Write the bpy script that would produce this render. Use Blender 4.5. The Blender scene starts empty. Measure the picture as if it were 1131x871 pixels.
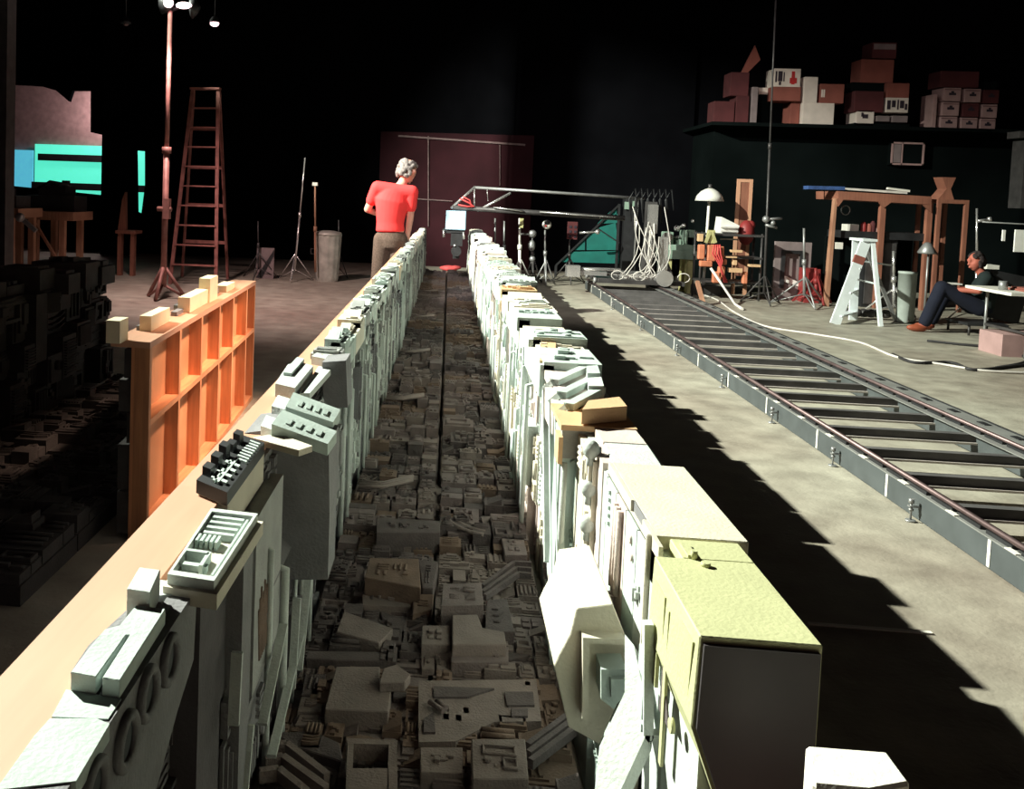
import bpy, bmesh, math, random
from mathutils import Vector, Matrix
R = math.radians
# ------------------------------------------------------------------ camera maths (photo frame 1131 x 871)
F = 1000.0; PP = (400.0, 270.0); VP = (497.0, 215.0); RS = 0.035; H = 1.42
def ray(px, py): return Vector(((px-PP[0])/F, -(py-PP[1])/F, -1.0))
Yc = ray(*VP).normalized(); Zc = ray(VP[0]+1000, VP[1]+1000*RS).cross(Yc).normalized(); Xc = Yc.cross(Zc).normalized()
def wray(px, py):
    r = ray(px, py); return Vector((r.dot(Xc), r.dot(Yc), r.dot(Zc)))
def atZ(px, py, z):
    r = wray(px, py); t = (z-H)/r.z; return Vector((r.x*t, r.y*t, z))
def atY(px, py, y):
    r = wray(px, py); t = y/r.y; return Vector((r.x*t, y, H+r.z*t))
def atX(px, py, x):
    r = wray(px, py); t = x/r.x; return Vector((x, r.y*t, H+r.z*t))

scene = bpy.context.scene; COL = scene.collection
# ------------------------------------------------------------------ materials
MATS = {}
def mat(name, col, rough=.7, metal=0., var=.12, scale=9., bump=.0, bscale=40., col2=None, spec=.4, emit=None, estr=0.):
    if name in MATS: return MATS[name]
    m = bpy.data.materials.new(name); m.use_nodes = True; nt = m.node_tree; n = nt.nodes; l = nt.links
    b = n['Principled BSDF']; b.inputs['Roughness'].default_value = rough; b.inputs['Metallic'].default_value = metal
    b.inputs['Specular IOR Level'].default_value = spec
    tc = n.new('ShaderNodeTexCoord'); ns = n.new('ShaderNodeTexNoise'); ns.inputs['Scale'].default_value = scale; ns.inputs['Detail'].default_value = 6
    l.new(tc.outputs['Object'], ns.inputs['Vector'])
    rp = n.new('ShaderNodeValToRGB'); rp.color_ramp.elements[0].position = .3; rp.color_ramp.elements[1].position = .7
    c2 = col2 or tuple(min(1, c*(1+var)) for c in col); c1 = tuple(c*(1-var) for c in col)
    rp.color_ramp.elements[0].color = (*c1, 1); rp.color_ramp.elements[1].color = (*c2, 1)
    l.new(ns.outputs['Fac'], rp.inputs['Fac']); l.new(rp.outputs['Color'], b.inputs['Base Color'])
    if bump:
        n2 = n.new('ShaderNodeTexNoise'); n2.inputs['Scale'].default_value = bscale; n2.inputs['Detail'].default_value = 4
        bp = n.new('ShaderNodeBump'); bp.inputs['Strength'].default_value = bump; bp.inputs['Distance'].default_value = .01
        l.new(tc.outputs['Object'], n2.inputs['Vector']); l.new(n2.outputs['Fac'], bp.inputs['Height']); l.new(bp.outputs['Normal'], b.inputs['Normal'])
    if emit:
        b.inputs['Emission Color'].default_value = (*emit, 1); b.inputs['Emission Strength'].default_value = estr
    MATS[name] = m; return m
def wood(name, col, dark, scale=3.):
    m = bpy.data.materials.new(name); m.use_nodes = True; nt = m.node_tree; n = nt.nodes; l = nt.links
    b = n['Principled BSDF']; b.inputs['Roughness'].default_value = .65
    tc = n.new('ShaderNodeTexCoord'); mp = n.new('ShaderNodeMapping'); mp.inputs['Scale'].default_value = (14, 1.2, 1.2)
    ns = n.new('ShaderNodeTexNoise'); ns.inputs['Scale'].default_value = scale; ns.inputs['Detail'].default_value = 8
    n2 = n.new('ShaderNodeTexNoise'); n2.inputs['Scale'].default_value = 2.2
    rp = n.new('ShaderNodeValToRGB'); rp.color_ramp.elements[0].position = .28; rp.color_ramp.elements[1].position = .62
    rp.color_ramp.elements[0].color = (*dark, 1); rp.color_ramp.elements[1].color = (*col, 1)
    mx = n.new('ShaderNodeMath'); mx.operation = 'MULTIPLY_ADD'; mx.inputs[1].default_value = .5; 
    l.new(tc.outputs['Object'], mp.inputs['Vector']); l.new(mp.outputs['Vector'], ns.inputs['Vector']); l.new(tc.outputs['Object'], n2.inputs['Vector'])
    l.new(n2.outputs['Fac'], mx.inputs[0]); 
    m3 = n.new('ShaderNodeMath'); m3.operation = 'MULTIPLY'; m3.inputs[1].default_value = .5; l.new(ns.outputs['Fac'], m3.inputs[0]); l.new(m3.outputs[0], mx.inputs[2])
    l.new(mx.outputs[0], rp.inputs['Fac']); l.new(rp.outputs['Color'], b.inputs['Base Color'])
    MATS[name] = m; return m
def M(n): return MATS[n]

mat('cast_white', (.55, .59, .56), .75, var=.1, scale=14, bump=.25, bscale=120)
mat('cast_cream', (.62, .57, .47), .75, var=.08, scale=9, bump=.2, bscale=120)
mat('cast_pink', (.62, .52, .48), .75, var=.08, scale=11, bump=.2, bscale=120)
mat('cast_mint', (.46, .535, .50), .75, var=.1, scale=12, bump=.2, bscale=120)
mat('cast_yellow', (.50, .50, .28), .75, var=.07, scale=9, bump=.15, bscale=120)
mat('cast_orange', (.64, .41, .23), .75, var=.08, scale=9, bump=.2, bscale=120)
mat('cast_grey', (.21, .205, .215), .8, var=.14, scale=12, bump=.3, bscale=120)
mat('floor_grey_a', (.21, .165, .16), .85, var=.18, scale=16, bump=.4, bscale=140)
mat('floor_grey_b', (.25, .20, .185), .85, var=.16, scale=12, bump=.4, bscale=140)
mat('floor_grey_c', (.125, .10, .10), .85, var=.2, scale=18, bump=.4, bscale=140)
mat('floor_tan', (.20, .135, .105), .85, var=.2, scale=14, bump=.3, bscale=140)
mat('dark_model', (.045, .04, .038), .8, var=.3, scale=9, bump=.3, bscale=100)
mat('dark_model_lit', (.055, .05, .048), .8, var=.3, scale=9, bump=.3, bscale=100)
mat('cast_mid', (.34, .345, .335), .78, var=.14, scale=12, bump=.3, bscale=120)
mat('skin_lit_red', (.46, .13, .09), .6, var=.06)  # red light on the seated person is put into this skin colour
mat('drum_pale', (.36, .40, .37), .7, var=.12)
mat('cast_dark', (.10, .09, .097), .85, var=.2, scale=12, bump=.3, bscale=120)
mat('end_shade_dark', (.06, .052, .055), .55, var=.3, scale=4)
mat('kit_black', (.012, .013, .016), .5, var=.3)
wood('plywood_peach', (.60, .315, .20), (.52, .27, .165))
wood('pine_orange', (.78, .36, .17), (.42, .16, .07))
wood('pine_end', (.62, .28, .13), (.20, .07, .03))
mat('block_pine', (.85, .75, .52), .7, var=.08)
mat('foam_white', (.85, .80, .72), .8, var=.06, bump=.3, bscale=60)
mat('black_metal', (.02, .02, .022), .5, var=.3)
mat('dark_metal', (.07, .065, .065), .45, .3, var=.3)
mat('steel', (.33, .33, .33), .42, .5, var=.2)
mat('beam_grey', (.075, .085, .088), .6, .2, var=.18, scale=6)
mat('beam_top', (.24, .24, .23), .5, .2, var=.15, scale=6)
mat('beam_pale', (.5, .45, .42), .5, var=.1)
mat('rail_metal', (.16, .11, .11), .48, .7, var=.25)
mat('rust_metal', (.30, .14, .12), .6, .3, var=.3)
mat('chrome', (.75, .73, .72), .25, .8, var=.1)
mat('plate_white', (.75, .72, .65), .6, var=.1)
mat('tie_wood', (.09, .085, .085), .8, var=.3, scale=6)
mat('tie_top', (.30, .28, .25), .8, var=.3, scale=6)
mat('room_black', (.004, .004, .005), 1, var=.3, scale=1, spec=0)
mat('office_green', (.005, .007, .007), 1, var=.3, scale=1, spec=0)
mat('burgundy', (.028, .006, .009), .8, var=.25, scale=2, spec=.15)
mat('dim_line', (.16, .10, .10), .6, var=.3)
mat('pink_brick', (.33, .20, .19), .9, var=.18, scale=8)
mat('carton', (.26, .08, .06), .9, var=.2, scale=3)
mat('carton_dark', (.085, .02, .022), .9, var=.25, scale=3)
mat('carton_white', (.72, .62, .55), .9, var=.1, scale=5)
mat('carton_pink', (.40, .25, .24), .9, var=.15, scale=5)
mat('ink', (.03, .02, .03), .8)
mat('ink_red', (.5, .03, .03), .8)
wood('bench_wood', (.30, .12, .075), (.17, .06, .04))
wood('old_wood', (.45, .24, .15), (.24, .10, .06))
mat('galvanised', (.50, .50, .44), .5, .3, var=.3, scale=6)
mat('ladder_wood', (.24, .09, .075), .7, var=.3)
mat('ladder_white', (.80, .86, .88), .5, var=.08)
mat('teal_cloth', (.008, .13, .11), .8, var=.2, scale=4)
mat('mint_enamel', (.26, .36, .29), .5, var=.15)
mat('ochre_enamel', (.45, .42, .20), .6, var=.15)
mat('orange_paint', (.55, .19, .10), .6, var=.2)
mat('white_enamel', (.80, .78, .72), .4, var=.05)
mat('sky_box', (.45, .68, .85), .5, var=.05)
mat('cable_white', (.62, .58, .54), .6, var=.15)
mat('cable_dark', (.03, .028, .03), .6)
mat('cable_red', (.55, .06, .06), .6)
mat('red_bag', (.85, .12, .12), .7, var=.2)
mat('shirt_red', (.92, .045, .045), .85, var=.08, scale=6)
mat('corduroy', (.105, .068, .052), .95, var=.3, scale=60)
mat('skin', (.66, .33, .25), .6, var=.06)
mat('hair_grey', (.20, .17, .16), .9, var=.45, scale=60)
mat('hair_dark', (.03, .02, .02), .9)
mat('navy', (.007, .009, .022), .9, var=.2)
mat('shirt_dark', (.01, .018, .018), .9)
mat('shoe_brown', (.32, .08, .04), .5, var=.2)
mat('red_paint', (.25, .03, .03), .5)
mat('paper', (.78, .76, .72), .8, var=.05)
mat('canvas_grey', (.22, .17, .17), .9, var=.2, scale=5)
mat('window_glow', (.1, .5, .4), .5, emit=(.10, .82, .58), estr=1.0)
mat('window_blue', (.1, .4, .5), .5, emit=(.10, .52, .70), estr=.8)
mat('lamp_glow', (1, .9, .85), .5, emit=(1., .62, .66), estr=6.)
mat('yellow_tag', (.7, .5, .1), .6)
mat('blue_rag', (.03, .07, .20), .8, var=.3)
def floor_mat():
    m = bpy.data.materials.new('concrete'); m.use_nodes = True; nt = m.node_tree; n = nt.nodes; l = nt.links
    b = n['Principled BSDF']; b.inputs['Roughness'].default_value = .62; b.inputs['Specular IOR Level'].default_value = .35
    tc = n.new('ShaderNodeTexCoord')
    def noise(s, d=6):
        x = n.new('ShaderNodeTexNoise'); x.inputs['Scale'].default_value = s; x.inputs['Detail'].default_value = d; l.new(tc.outputs['Object'], x.inputs['Vector']); return x
    a = noise(.45); c = noise(5, 8); g = noise(45, 3)
    r1 = n.new('ShaderNodeValToRGB'); r1.color_ramp.elements[0].position = .35; r1.color_ramp.elements[1].position = .65
    r1.color_ramp.elements[0].color = (.31, .265, .22, 1); r1.color_ramp.elements[1].color = (.45, .43, .36, 1)
    r2 = n.new('ShaderNodeValToRGB'); r2.color_ramp.elements[0].position = .3; r2.color_ramp.elements[1].position = .7
    r2.color_ramp.elements[0].color = (.62, .6, .58, 1); r2.color_ramp.elements[1].color = (1.15, 1.15, 1.12, 1)
    l.new(a.outputs['Fac'], r1.inputs['Fac']); l.new(c.outputs['Fac'], r2.inputs['Fac'])
    mx = n.new('ShaderNodeMix'); mx.data_type = 'RGBA'; mx.blend_type = 'MULTIPLY'; mx.inputs[0].default_value = .8
    l.new(r1.outputs['Color'], mx.inputs[6]); l.new(r2.outputs['Color'], mx.inputs[7]); l.new(mx.outputs[2], b.inputs['Base Color'])
    bp = n.new('ShaderNodeBump'); bp.inputs['Strength'].default_value = .25; bp.inputs['Distance'].default_value = .01
    l.new(g.outputs['Fac'], bp.inputs['Height']); l.new(bp.outputs['Normal'], b.inputs['Normal'])
    rr = n.new('ShaderNodeMapRange'); rr.inputs[3].default_value = .42; rr.inputs[4].default_value = .8; l.new(c.outputs['Fac'], rr.inputs[0]); l.new(rr.outputs[0], b.inputs['Roughness'])
    MATS['concrete'] = m
floor_mat()

# ------------------------------------------------------------------ mesh helpers
ORG = {}
def thing(name, loc, label, cat, group=None):
    o = bpy.data.objects.new(name, None); COL.objects.link(o); o.location = loc; o.empty_display_size = .05
    ORG[o] = Vector(loc); o['label'] = label; o['category'] = cat
    if group: o['group'] = group
    return o
class MB:
    def __init__(s): s.v = []; s.f = []; s.sm = []
    def add(s, vs, fs, smooth=False):
        k = len(s.v); s.v += [tuple(v) for v in vs]; s.f += [tuple(i+k for i in f) for f in fs]; s.sm += [smooth]*len(fs)
    def box(s, x0, x1, y0, y1, z0, z1):
        s.add([(x0,y0,z0),(x1,y0,z0),(x1,y1,z0),(x0,y1,z0),(x0,y0,z1),(x1,y0,z1),(x1,y1,z1),(x0,y1,z1)],
              [(0,3,2,1),(4,5,6,7),(0,1,5,4),(1,2,6,5),(2,3,7,6),(3,0,4,7)]); return s
    def fbox(s, fr, u0, u1, v0, v1, w0, w1):
        p = [fr(u,v,w) for w in (w0,w1) for (u,v) in ((u0,v0),(u1,v0),(u1,v1),(u0,v1))]
        s.add(p, [(0,3,2,1),(4,5,6,7),(0,1,5,4),(1,2,6,5),(2,3,7,6),(3,0,4,7)]); return s
    def prism(s, poly, vec):
        n = len(poly); a = [Vector(p) for p in poly]; b = [p+Vector(vec) for p in a]
        s.add(a+b, [tuple(range(n)), tuple(range(2*n-1, n-1, -1))]+[(i, i+n, (i+1)%n+n, (i+1)%n) for i in range(n)]); return s
    def fprism(s, fr, poly, w0, w1):
        a = [Vector(fr(u, v, w0)) for u, v in poly]; d = Vector(fr(0,0,w1))-Vector(fr(0,0,w0)); return s.prism(a, d)
    def beam(s, p, q, a, b, up=(0,0,1)):
        p = Vector(p); q = Vector(q); d = (q-p).normalized(); up = Vector(up)
        if abs(d.dot(up)) > .98: up = Vector((0,1,0))
        x = d.cross(up).normalized()*a/2; y = d.cross(x).normalized()*b/2
        return s.prism([p-x-y, p+x-y, p+x+y, p-x+y], q-p)
    def tube(s, p, q, r, n=8, r2=None):
        p = Vector(p); q = Vector(q); d = (q-p).normalized(); r2 = r if r2 is None else r2
        up = Vector((0,0,1)) if abs(d.z) < .9 else Vector((1,0,0)); x = d.cross(up).normalized(); y = d.cross(x)
        vs = []
        for c, rr in ((p, r), (q, r2)):
            vs += [c+(x*math.cos(2*math.pi*i/n)+y*math.sin(2*math.pi*i/n))*rr for i in range(n)]
        s.add(vs, [tuple(range(n-1,-1,-1)), tuple(range(n, 2*n))]); s.add(vs, [(i,(i+1)%n,(i+1)%n+n,i+n) for i in range(n)], True); return s
    def path(s, pts, r, n=6):
        pts = [Vector(p) for p in pts]; vs = []; m = len(pts); x = None
        for i, p in enumerate(pts):
            d = (pts[min(i+1,m-1)]-pts[max(i-1,0)]).normalized()
            if x is None:
                up = Vector((0,0,1)) if abs(d.z) < .9 else Vector((1,0,0)); x = d.cross(up).normalized()
            x = (x-d*x.dot(d)).normalized(); y = d.cross(x)
            vs += [p+(x*math.cos(2*math.pi*k/n)+y*math.sin(2*math.pi*k/n))*r for k in range(n)]
        fs = [(i*n+k, i*n+(k+1)%n, (i+1)*n+(k+1)%n, (i+1)*n+k) for i in range(m-1) for k in range(n)]
        s.add(vs, fs, True); s.add(vs[:n]+vs[-n:], [tuple(range(n-1,-1,-1)), tuple(range(n,2*n))]); return s
    def lathe(s, c, prof, n=16, axis='z', cap=True):
        c = Vector(c); vs = []
        for r, h in prof:
            for k in range(n):
                a = 2*math.pi*k/n; e = Vector((r*math.cos(a), r*math.sin(a), h))
                if axis == 'y': e = Vector((e.x, e.z, e.y))
                if axis == 'x': e = Vector((e.z, e.x, e.y))
                vs.append(c+e)
        m = len(prof); fs = [(i*n+k, i*n+(k+1)%n, (i+1)*n+(k+1)%n, (i+1)*n+k) for i in range(m-1) for k in range(n)]
        s.add(vs, fs, True)
        if cap: s.add(vs[:n]+vs[-n:], [tuple(range(n-1,-1,-1)), tuple(range(n,2*n))])
        return s
    def ball(s, c, r, n=14, sc=(1,1,1)):
        prof = [(max(1e-4, math.sin(math.pi*i/8))*r, -math.cos(math.pi*i/8)*r) for i in range(9)]
        t = MB(); t.lathe((0,0,0), prof, n); s.add([Vector((v[0]*sc[0], v[1]*sc[1], v[2]*sc[2]))+Vector(c) for v in t.v], t.f, True); return s
    def build(s, name, m, parent=None, label=None, bevel=0, cat=None, group=None, kind=None):
        if parent is not None: org = ORG[parent]
        elif kind: org = Vector((0,0,0))
        else:
            xs = [v[0] for v in s.v]; ys = [v[1] for v in s.v]; zs = [v[2] for v in s.v]
            org = Vector(((min(xs)+max(xs))/2, (min(ys)+max(ys))/2, min(zs)))
        me = bpy.data.meshes.new(name); me.from_pydata([Vector(v)-org for v in s.v], [], s.f)
        me.materials.append(M(m) if isinstance(m, str) else m)
        for p, q in zip(me.polygons, s.sm): p.use_smooth = q
        bm = bmesh.new(); bm.from_mesh(me); bmesh.ops.remove_doubles(bm, verts=bm.verts, dist=1e-6); bmesh.ops.recalc_face_normals(bm, faces=bm.faces); bm.to_mesh(me); bm.free()
        o = bpy.data.objects.new(name, me); COL.objects.link(o)
        if parent is not None: o.parent = parent; ORG[o] = ORG[parent]
        else: o.location = org; ORG[o] = org
        if bevel:
            b = o.modifiers.new('bevel', 'BEVEL'); b.width = bevel; b.segments = 1; b.limit_method = 'ANGLE'
        if label: o['label'] = label
        if cat: o['category'] = cat
        if group: o['group'] = group
        if kind: o['kind'] = kind
        return o
def struct(name, mb, m): return mb.build(name, m, kind='structure')
ORD = ['first','second','third','fourth','fifth','sixth','seventh','eighth','ninth','tenth','eleventh','twelfth','thirteenth','fourteenth','fifteenth','sixteenth','seventeenth','eighteenth','nineteenth','twentieth']
TENS = {20:'twenty',30:'thirty'}
def ordinal(i):
    if i < 20: return ORD[i]
    t, u = divmod(i+1, 10)
    return TENS[t*10]+'-'+ORD[u-1] if u else {30:'thirtieth'}[t*10]

# ------------------------------------------------------------------ model surface detail
def split(rnd, u0, u1, v0, v1, mu, mv, out, stop=.12):
    du, dv = u1-u0, v1-v0; cu, cv = du > 2*mu, dv > 2*mv
    if (not cu and not cv) or (rnd.random() < stop and du < 4*mu and dv < 4*mv): out.append((u0,u1,v0,v1)); return
    if cu and (not cv or du/mu > dv/mv*rnd.uniform(.6,1.6)):
        c = rnd.uniform(u0+mu, u1-mu); split(rnd,u0,c,v0,v1,mu,mv,out,stop); split(rnd,c,u1,v0,v1,mu,mv,out,stop)
    else:
        c = rnd.uniform(v0+mv, v1-mv); split(rnd,u0,u1,v0,c,mu,mv,out,stop); split(rnd,u0,u1,c,v1,mu,mv,out,stop)
def detail(mb, fr, u0, u1, v0, v1, w, rnd, d=.01, kinds=None):
    """Small model-kit relief on a rectangle: ribs, grids, pipes, frames, wedges, pads."""
    g = .12*min(u1-u0, v1-v0); u0 += g; u1 -= g; v0 += g; v1 -= g; du, dv = u1-u0, v1-v0
    if du < .008 or dv < .008: return
    k = rnd.choice(kinds or ['ribs','ribs','grid','pads','pads','pipes','frame','wedge','cyl','steps','bars','plain'])
    e = 1e-3
    if k == 'ribs':
        if rnd.random() < .5:
            n = max(2, int(du/.016)); s = du/n
            for i in range(n): mb.fbox(fr, u0+i*s, u0+i*s+s*.5, v0, v1, w-e, w+d*.6)
        else:
            n = max(2, int(dv/.016)); s = dv/n
            for i in range(n): mb.fbox(fr, u0, u1, v0+i*s, v0+i*s+s*.5, w-e, w+d*.6)
    elif k == 'grid':
        nu, nv = max(2, min(5, int(du/.03))), max(2, min(6, int(dv/.03))); su, sv = du/nu, dv/nv
        for i in range(nu):
            for j in range(nv): mb.fbox(fr, u0+i*su, u0+i*su+su*.72, v0+j*sv, v0+j*sv+sv*.72, w-e, w+d*rnd.choice((.4,.7,1)))
    elif k == 'pads':
        for q in range(rnd.randint(3, 7)):
            a = rnd.uniform(u0, u1-du*.25); b = rnd.uniform(v0, v1-dv*.25)
            mb.fbox(fr, a, min(u1, a+du*rnd.uniform(.12,.5)), b, min(v1, b+dv*rnd.uniform(.12,.5)), w-e, w+d*rnd.uniform(.3,1.3))
    elif k == 'pipes':
        n = rnd.randint(2, 4); r = min(.007, min(du,dv)/n/3)
        for i in range(n):
            if du > dv: b = v0+(i+.5)*dv/n; mb.tube(fr(u0,b,w+r), fr(u1,b,w+r), r, 6)
            else: a = u0+(i+.5)*du/n; mb.tube(fr(a,v0,w+r), fr(a,v1,w+r), r, 6)
    elif k == 'frame':
        t = min(du,dv)*.16; h = w+d
        mb.fbox(fr,u0,u1,v0,v0+t,w-e,h); mb.fbox(fr,u0,u1,v1-t,v1,w-e,h); mb.fbox(fr,u0,u0+t,v0+t,v1-t,w-e,h); mb.fbox(fr,u1-t,u1,v0+t,v1-t,w-e,h)
        if du > .05: mb.fbox(fr,u0+du*.35,u0+du*.65,v0+dv*.3,v0+dv*.6,w-e,w+d*.6)
    elif k == 'wedge':
        p = [fr(u0,v0,w-e), fr(u1,v0,w-e), fr(u1,v0,w+d*2)]; mb.prism(p, Vector(fr(u0,v1,w))-Vector(fr(u0,v0,w)))
    elif k == 'cyl':
        r = min(du,dv)*.22
        for q in range(rnd.randint(1,3)):
            a = rnd.uniform(u0+r,u1-r); b = rnd.uniform(v0+r,v1-r); mb.tube(fr(a,b,w-e), fr(a,b,w+d*1.1), r, 12)
        mb.fbox(fr,u0,u0+du*.25,v0,v1,w-e,w+d*.5)
    elif k == 'steps':
        for q in range(3): mb.fbox(fr,u0+du*.16*q,u1-du*.1*q,v0+dv*.2*q,v1-dv*.06*q,w+q*d*.5-e,w+(q+1)*d*.5)
    elif k == 'bars':
        for q in range(3):
            b = v0+dv*(.1+.3*q); t = min(.008, dv*.08)
            mb.fbox(fr,u0,u0+du*.55,b,b+t,w-e,w+d); 
            mb.prism([fr(u0+du*.55,b,w-e),fr(u1,b+dv*.2,w-e),fr(u1,b+dv*.2+t,w-e),fr(u0+du*.55,b+t,w-e)], Vector(fr(0,0,d))-Vector(fr(0,0,0)))
# ------------------------------------------------------------------ the trench floor: two columns of model city tiles
FX = lambda x, y, z: (x, y, z)
ZF = .07
GREYS = ['floor_grey_a', 'floor_grey_b', 'floor_grey_c', 'floor_grey_a', 'floor_tan']
rnd = random.Random(7)
Y0, PITCH, NR = 1.62, .425, 33
tiles = {}
for i in range(NR):
    for side in (0, 1):
        x0, x1 = ((-.375, -.006), (.006, .355))[side]; y0, y1 = Y0+i*PITCH+.004, Y0+(i+1)*PITCH-.004
        if side == 1: y0 -= .0; 
        col = 'left' if side == 0 else 'right'
        near = i < 4
        t = thing('model_city_tile', ((x0+x1)/2, (y0+y1)/2, 0), '', 'model tile', 'grey model city tiles on the trench floor')
        tiles[(i, side)] = t
        gm = rnd.choice(GREYS)
        b = MB().box(x0, x1, y0, y1, 0.002, ZF)
        cells = []; split(rnd, x0+.004, x1-.004, y0+.004, y1-.004, .07, .06, cells, .1)
        feats = []
        if near:
            for c in cells: detail(b, FX, *c, ZF, rnd, .012)
            b.build('base_panel', gm, t)
        else:
            b.build('base_panel', gm, t)
            rel = MB(); nb = 0
            for c in cells:
                h = rnd.choice((.008, .015, .025, .04, .06)); g = .004
                area = (c[1]-c[0])*(c[3]-c[2])
                c = (c[0]+g, c[1]-g, c[2]+g, c[3]-g)
                tall = h >= .025 and i < 14
                m = MB() if tall else rel
                m.box(c[0], c[1], c[2], c[3], ZF-.001, ZF+h)
                sub = []; split(rnd, *c, .045, .045, sub, .2)
                for q in sub:
                    if rnd.random() < .85: detail(m, FX, *q, ZF+h, rnd, .012)
                if tall: m.build('building_block', rnd.choice(GREYS), t); nb += 1
            if i in (5, 9, 13, 18, 24) and side == 0:
                a = MB(); yy = (y0+y1)/2
                for q in range(3): a.path([(x0+.03, yy-.1+q*.03, ZF+.07), (x0+.14, yy-.1+q*.03, ZF+.075), (x0+.26, yy+.02+q*.03, ZF+.075)], .008)
                a.build('pipe_bundle', 'floor_grey_b', t); feats.append('slanting pipes')
            if i in (7, 12, 16) and side == 1:
                a = MB().box(x0+.05, x1-.08, y0+.1, y1-.12, ZF, ZF+.06); detail(a, FX, x0+.05, x1-.08, y0+.1, y1-.12, ZF+.06, rnd, .02, ['grid'])
                a.build('gridded_block', 'floor_grey_c', t); feats.append('a gridded block')
            if rel.v: rel.build('surface_relief', gm, t)
        t['label'] = 'grey model city tile, %s column of the trench floor, %s from camera' % (col, ordinal(i))
# the nearest rows copy the photographed buildings: outlines are traced on their roof planes and extruded to the tile
def c6(*p): return [(260+x/2.693, 600+y/2.693) for x, y in p]
def c8(*p): return [(380+x/3.629, 480+y/3.629) for x, y in p]
def tile_of(pt):
    i = int((pt.y-Y0)/PITCH); i = max(0, min(3, i)); return tiles[(i, 0 if pt.x < 0 else 1)]
def roof(name, px, z, m='floor_grey_b', z0=ZF, d=.009, n=1, kinds=None, label=None):
    P = [atZ(*p, z) for p in px]; mb = MB().prism(P, (0, 0, z0-z-.001))
    cx = sum((p for p in P), Vector())/len(P)
    if d:
        ax = min(abs(p.x-cx.x) for p in P)*.75; ay = min(abs(p.y-cx.y) for p in P)*.75
        if ax > .012 and ay > .012:
            sub = []; split(rnd, cx.x-ax, cx.x+ax, cx.y-ay, cx.y+ay, .04, .04, sub, .1)
            for q in sub: detail(mb, FX, *q, z, rnd, d, kinds)
    o = mb.build(name, m, tile_of(cx), label, bevel=.0025); return o
def bars(name, lines, z, r, m='floor_grey_c'):
    mb = MB(); c = None
    for L in lines:
        P = [atZ(*p, z) for p in L]; c = P[0]
        for a, b in zip(P, P[1:]): mb.beam(a, b, r, r*1.6)
    mb.build(name, m, tile_of(c))
roof('flat_roof_block', c6((300,365),(430,365),(430,400),(465,420),(455,500),(265,492)), .125, 'floor_grey_b', d=.007)
roof('roof_hut', c6((440,370),(480,358),(522,388),(505,412),(428,414)), .15, 'floor_grey_b', .125, d=.007)
roof('equipment_block', c6((470,437),(522,437),(522,460),(468,458)), .085, 'floor_grey_c', d=.007)
roof('equipment_block', c6((205,388),(272,386),(262,450),(195,450)), .10, 'floor_grey_c', kinds=['ribs'])
roof('equipment_block', c6((195,455),(262,455),(255,500),(185,500)), .095, 'floor_grey_b')
roof('equipment_block', c6((190,508),(250,508),(245,540),(175,540)), .09, 'floor_grey_b')
roof('sloped_slab', c6((322,200),(470,252),(428,296),(300,262)), .12, 'floor_grey_b', d=.006)
roof('equipment_block', c6((430,200),(510,225),(505,300),(455,300)), .09, 'floor_grey_c')
roof('gun_detail', c6((440,282),(478,290),(470,318),(436,310)), .11, 'floor_grey_c')
roof('long_ridge', c6((215,318),(470,322),(466,350),(300,346),(210,340)), .10, 'floor_grey_c', d=.007)
roof('brown_building', c6((400,42),(545,45),(552,132),(385,100)), .16, 'floor_tan', kinds=['pads','ribs'])
roof('building_block', c6((545,50),(604,52),(588,132),(556,132)), .13, 'floor_grey_c', kinds=['ribs'])
roof('building_block', c6((378,150),(528,140),(520,188),(378,182)), .10, 'floor_grey_b', kinds=['pads','cyl'])
roof('building_block', c6((528,150),(590,150),(585,196),(526,210)), .11, 'floor_tan', kinds=['ribs'])
roof('tall_block', c6((555,243),(640,243),(640,300),(553,300)), .13, 'floor_grey_b', kinds=['grid'])
roof('low_block', c6((553,325),(592,330),(592,372),(553,372)), .09, 'floor_grey_b', kinds=['cyl'])
roof('low_block', c6((598,330),(636,330),(636,372),(598,372)), .09, 'floor_grey_b', kinds=['cyl'])
roof('stepped_block', c6((645,212),(720,210),(735,250),(800,262),(806,300),(645,300)), .15, 'floor_grey_b')
roof('stepped_block', c6((644,306),(812,306),(812,352),(642,352)), .115, 'floor_grey_a', kinds=['ribs','pads'])
roof('tall_block', c6((618,120),(732,116),(738,182),(612,186)), .17, 'floor_grey_a', d=.006)
roof('pyramid_block', c6((748,165),(808,165),(830,262),(742,262)), .14, 'floor_grey_c', d=.006)
roof('side_panel', c6((748,280),(878,270),(880,330),(815,345)), .09, 'floor_grey_c')
# slab with a cut corner in the nearest right tile
P = [atZ(*p, .11) for p in c6((545,408),(895,404),(910,528),(770,530),(655,588),(545,590))]
t = tile_of(Vector((.15, 2.2, 0)))
MB().prism(P, (0,0,-.045)).build('cut_corner_slab', 'floor_grey_b', t)
mb = MB()
for q in (((590,424),(770,430),(690,455),(590,455)), ((800,440),(885,440),(890,480),(808,480)), ((820,490),(870,490),(870,512),(822,512)), ((560,520),(590,500),(595,560),(560,560))):
    mb.prism([atZ(*p, .116) for p in c6(*q)], (0,0,-.008))
mb.build('raised_plates', 'floor_grey_c', t)
mb = MB()
for a, b in (((578,470),(618,498)), ((598,468),(628,490))): mb.tube(atZ(*c6(a)[0], .122), atZ(*c6(b)[0], .122), .007, 10)
mb.build('twin_barrels', 'floor_grey_a', t)
t0 = tiles[(0, 1)]
for q, z in ((((550,605),(676,605),(676,682),(550,680)), .12), (((702,580),(862,580),(872,700),(706,700)), .15)):
    roof('corner_block', c6(*q), z, 'floor_grey_b', d=.007, kinds=['frame','pads'])
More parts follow.
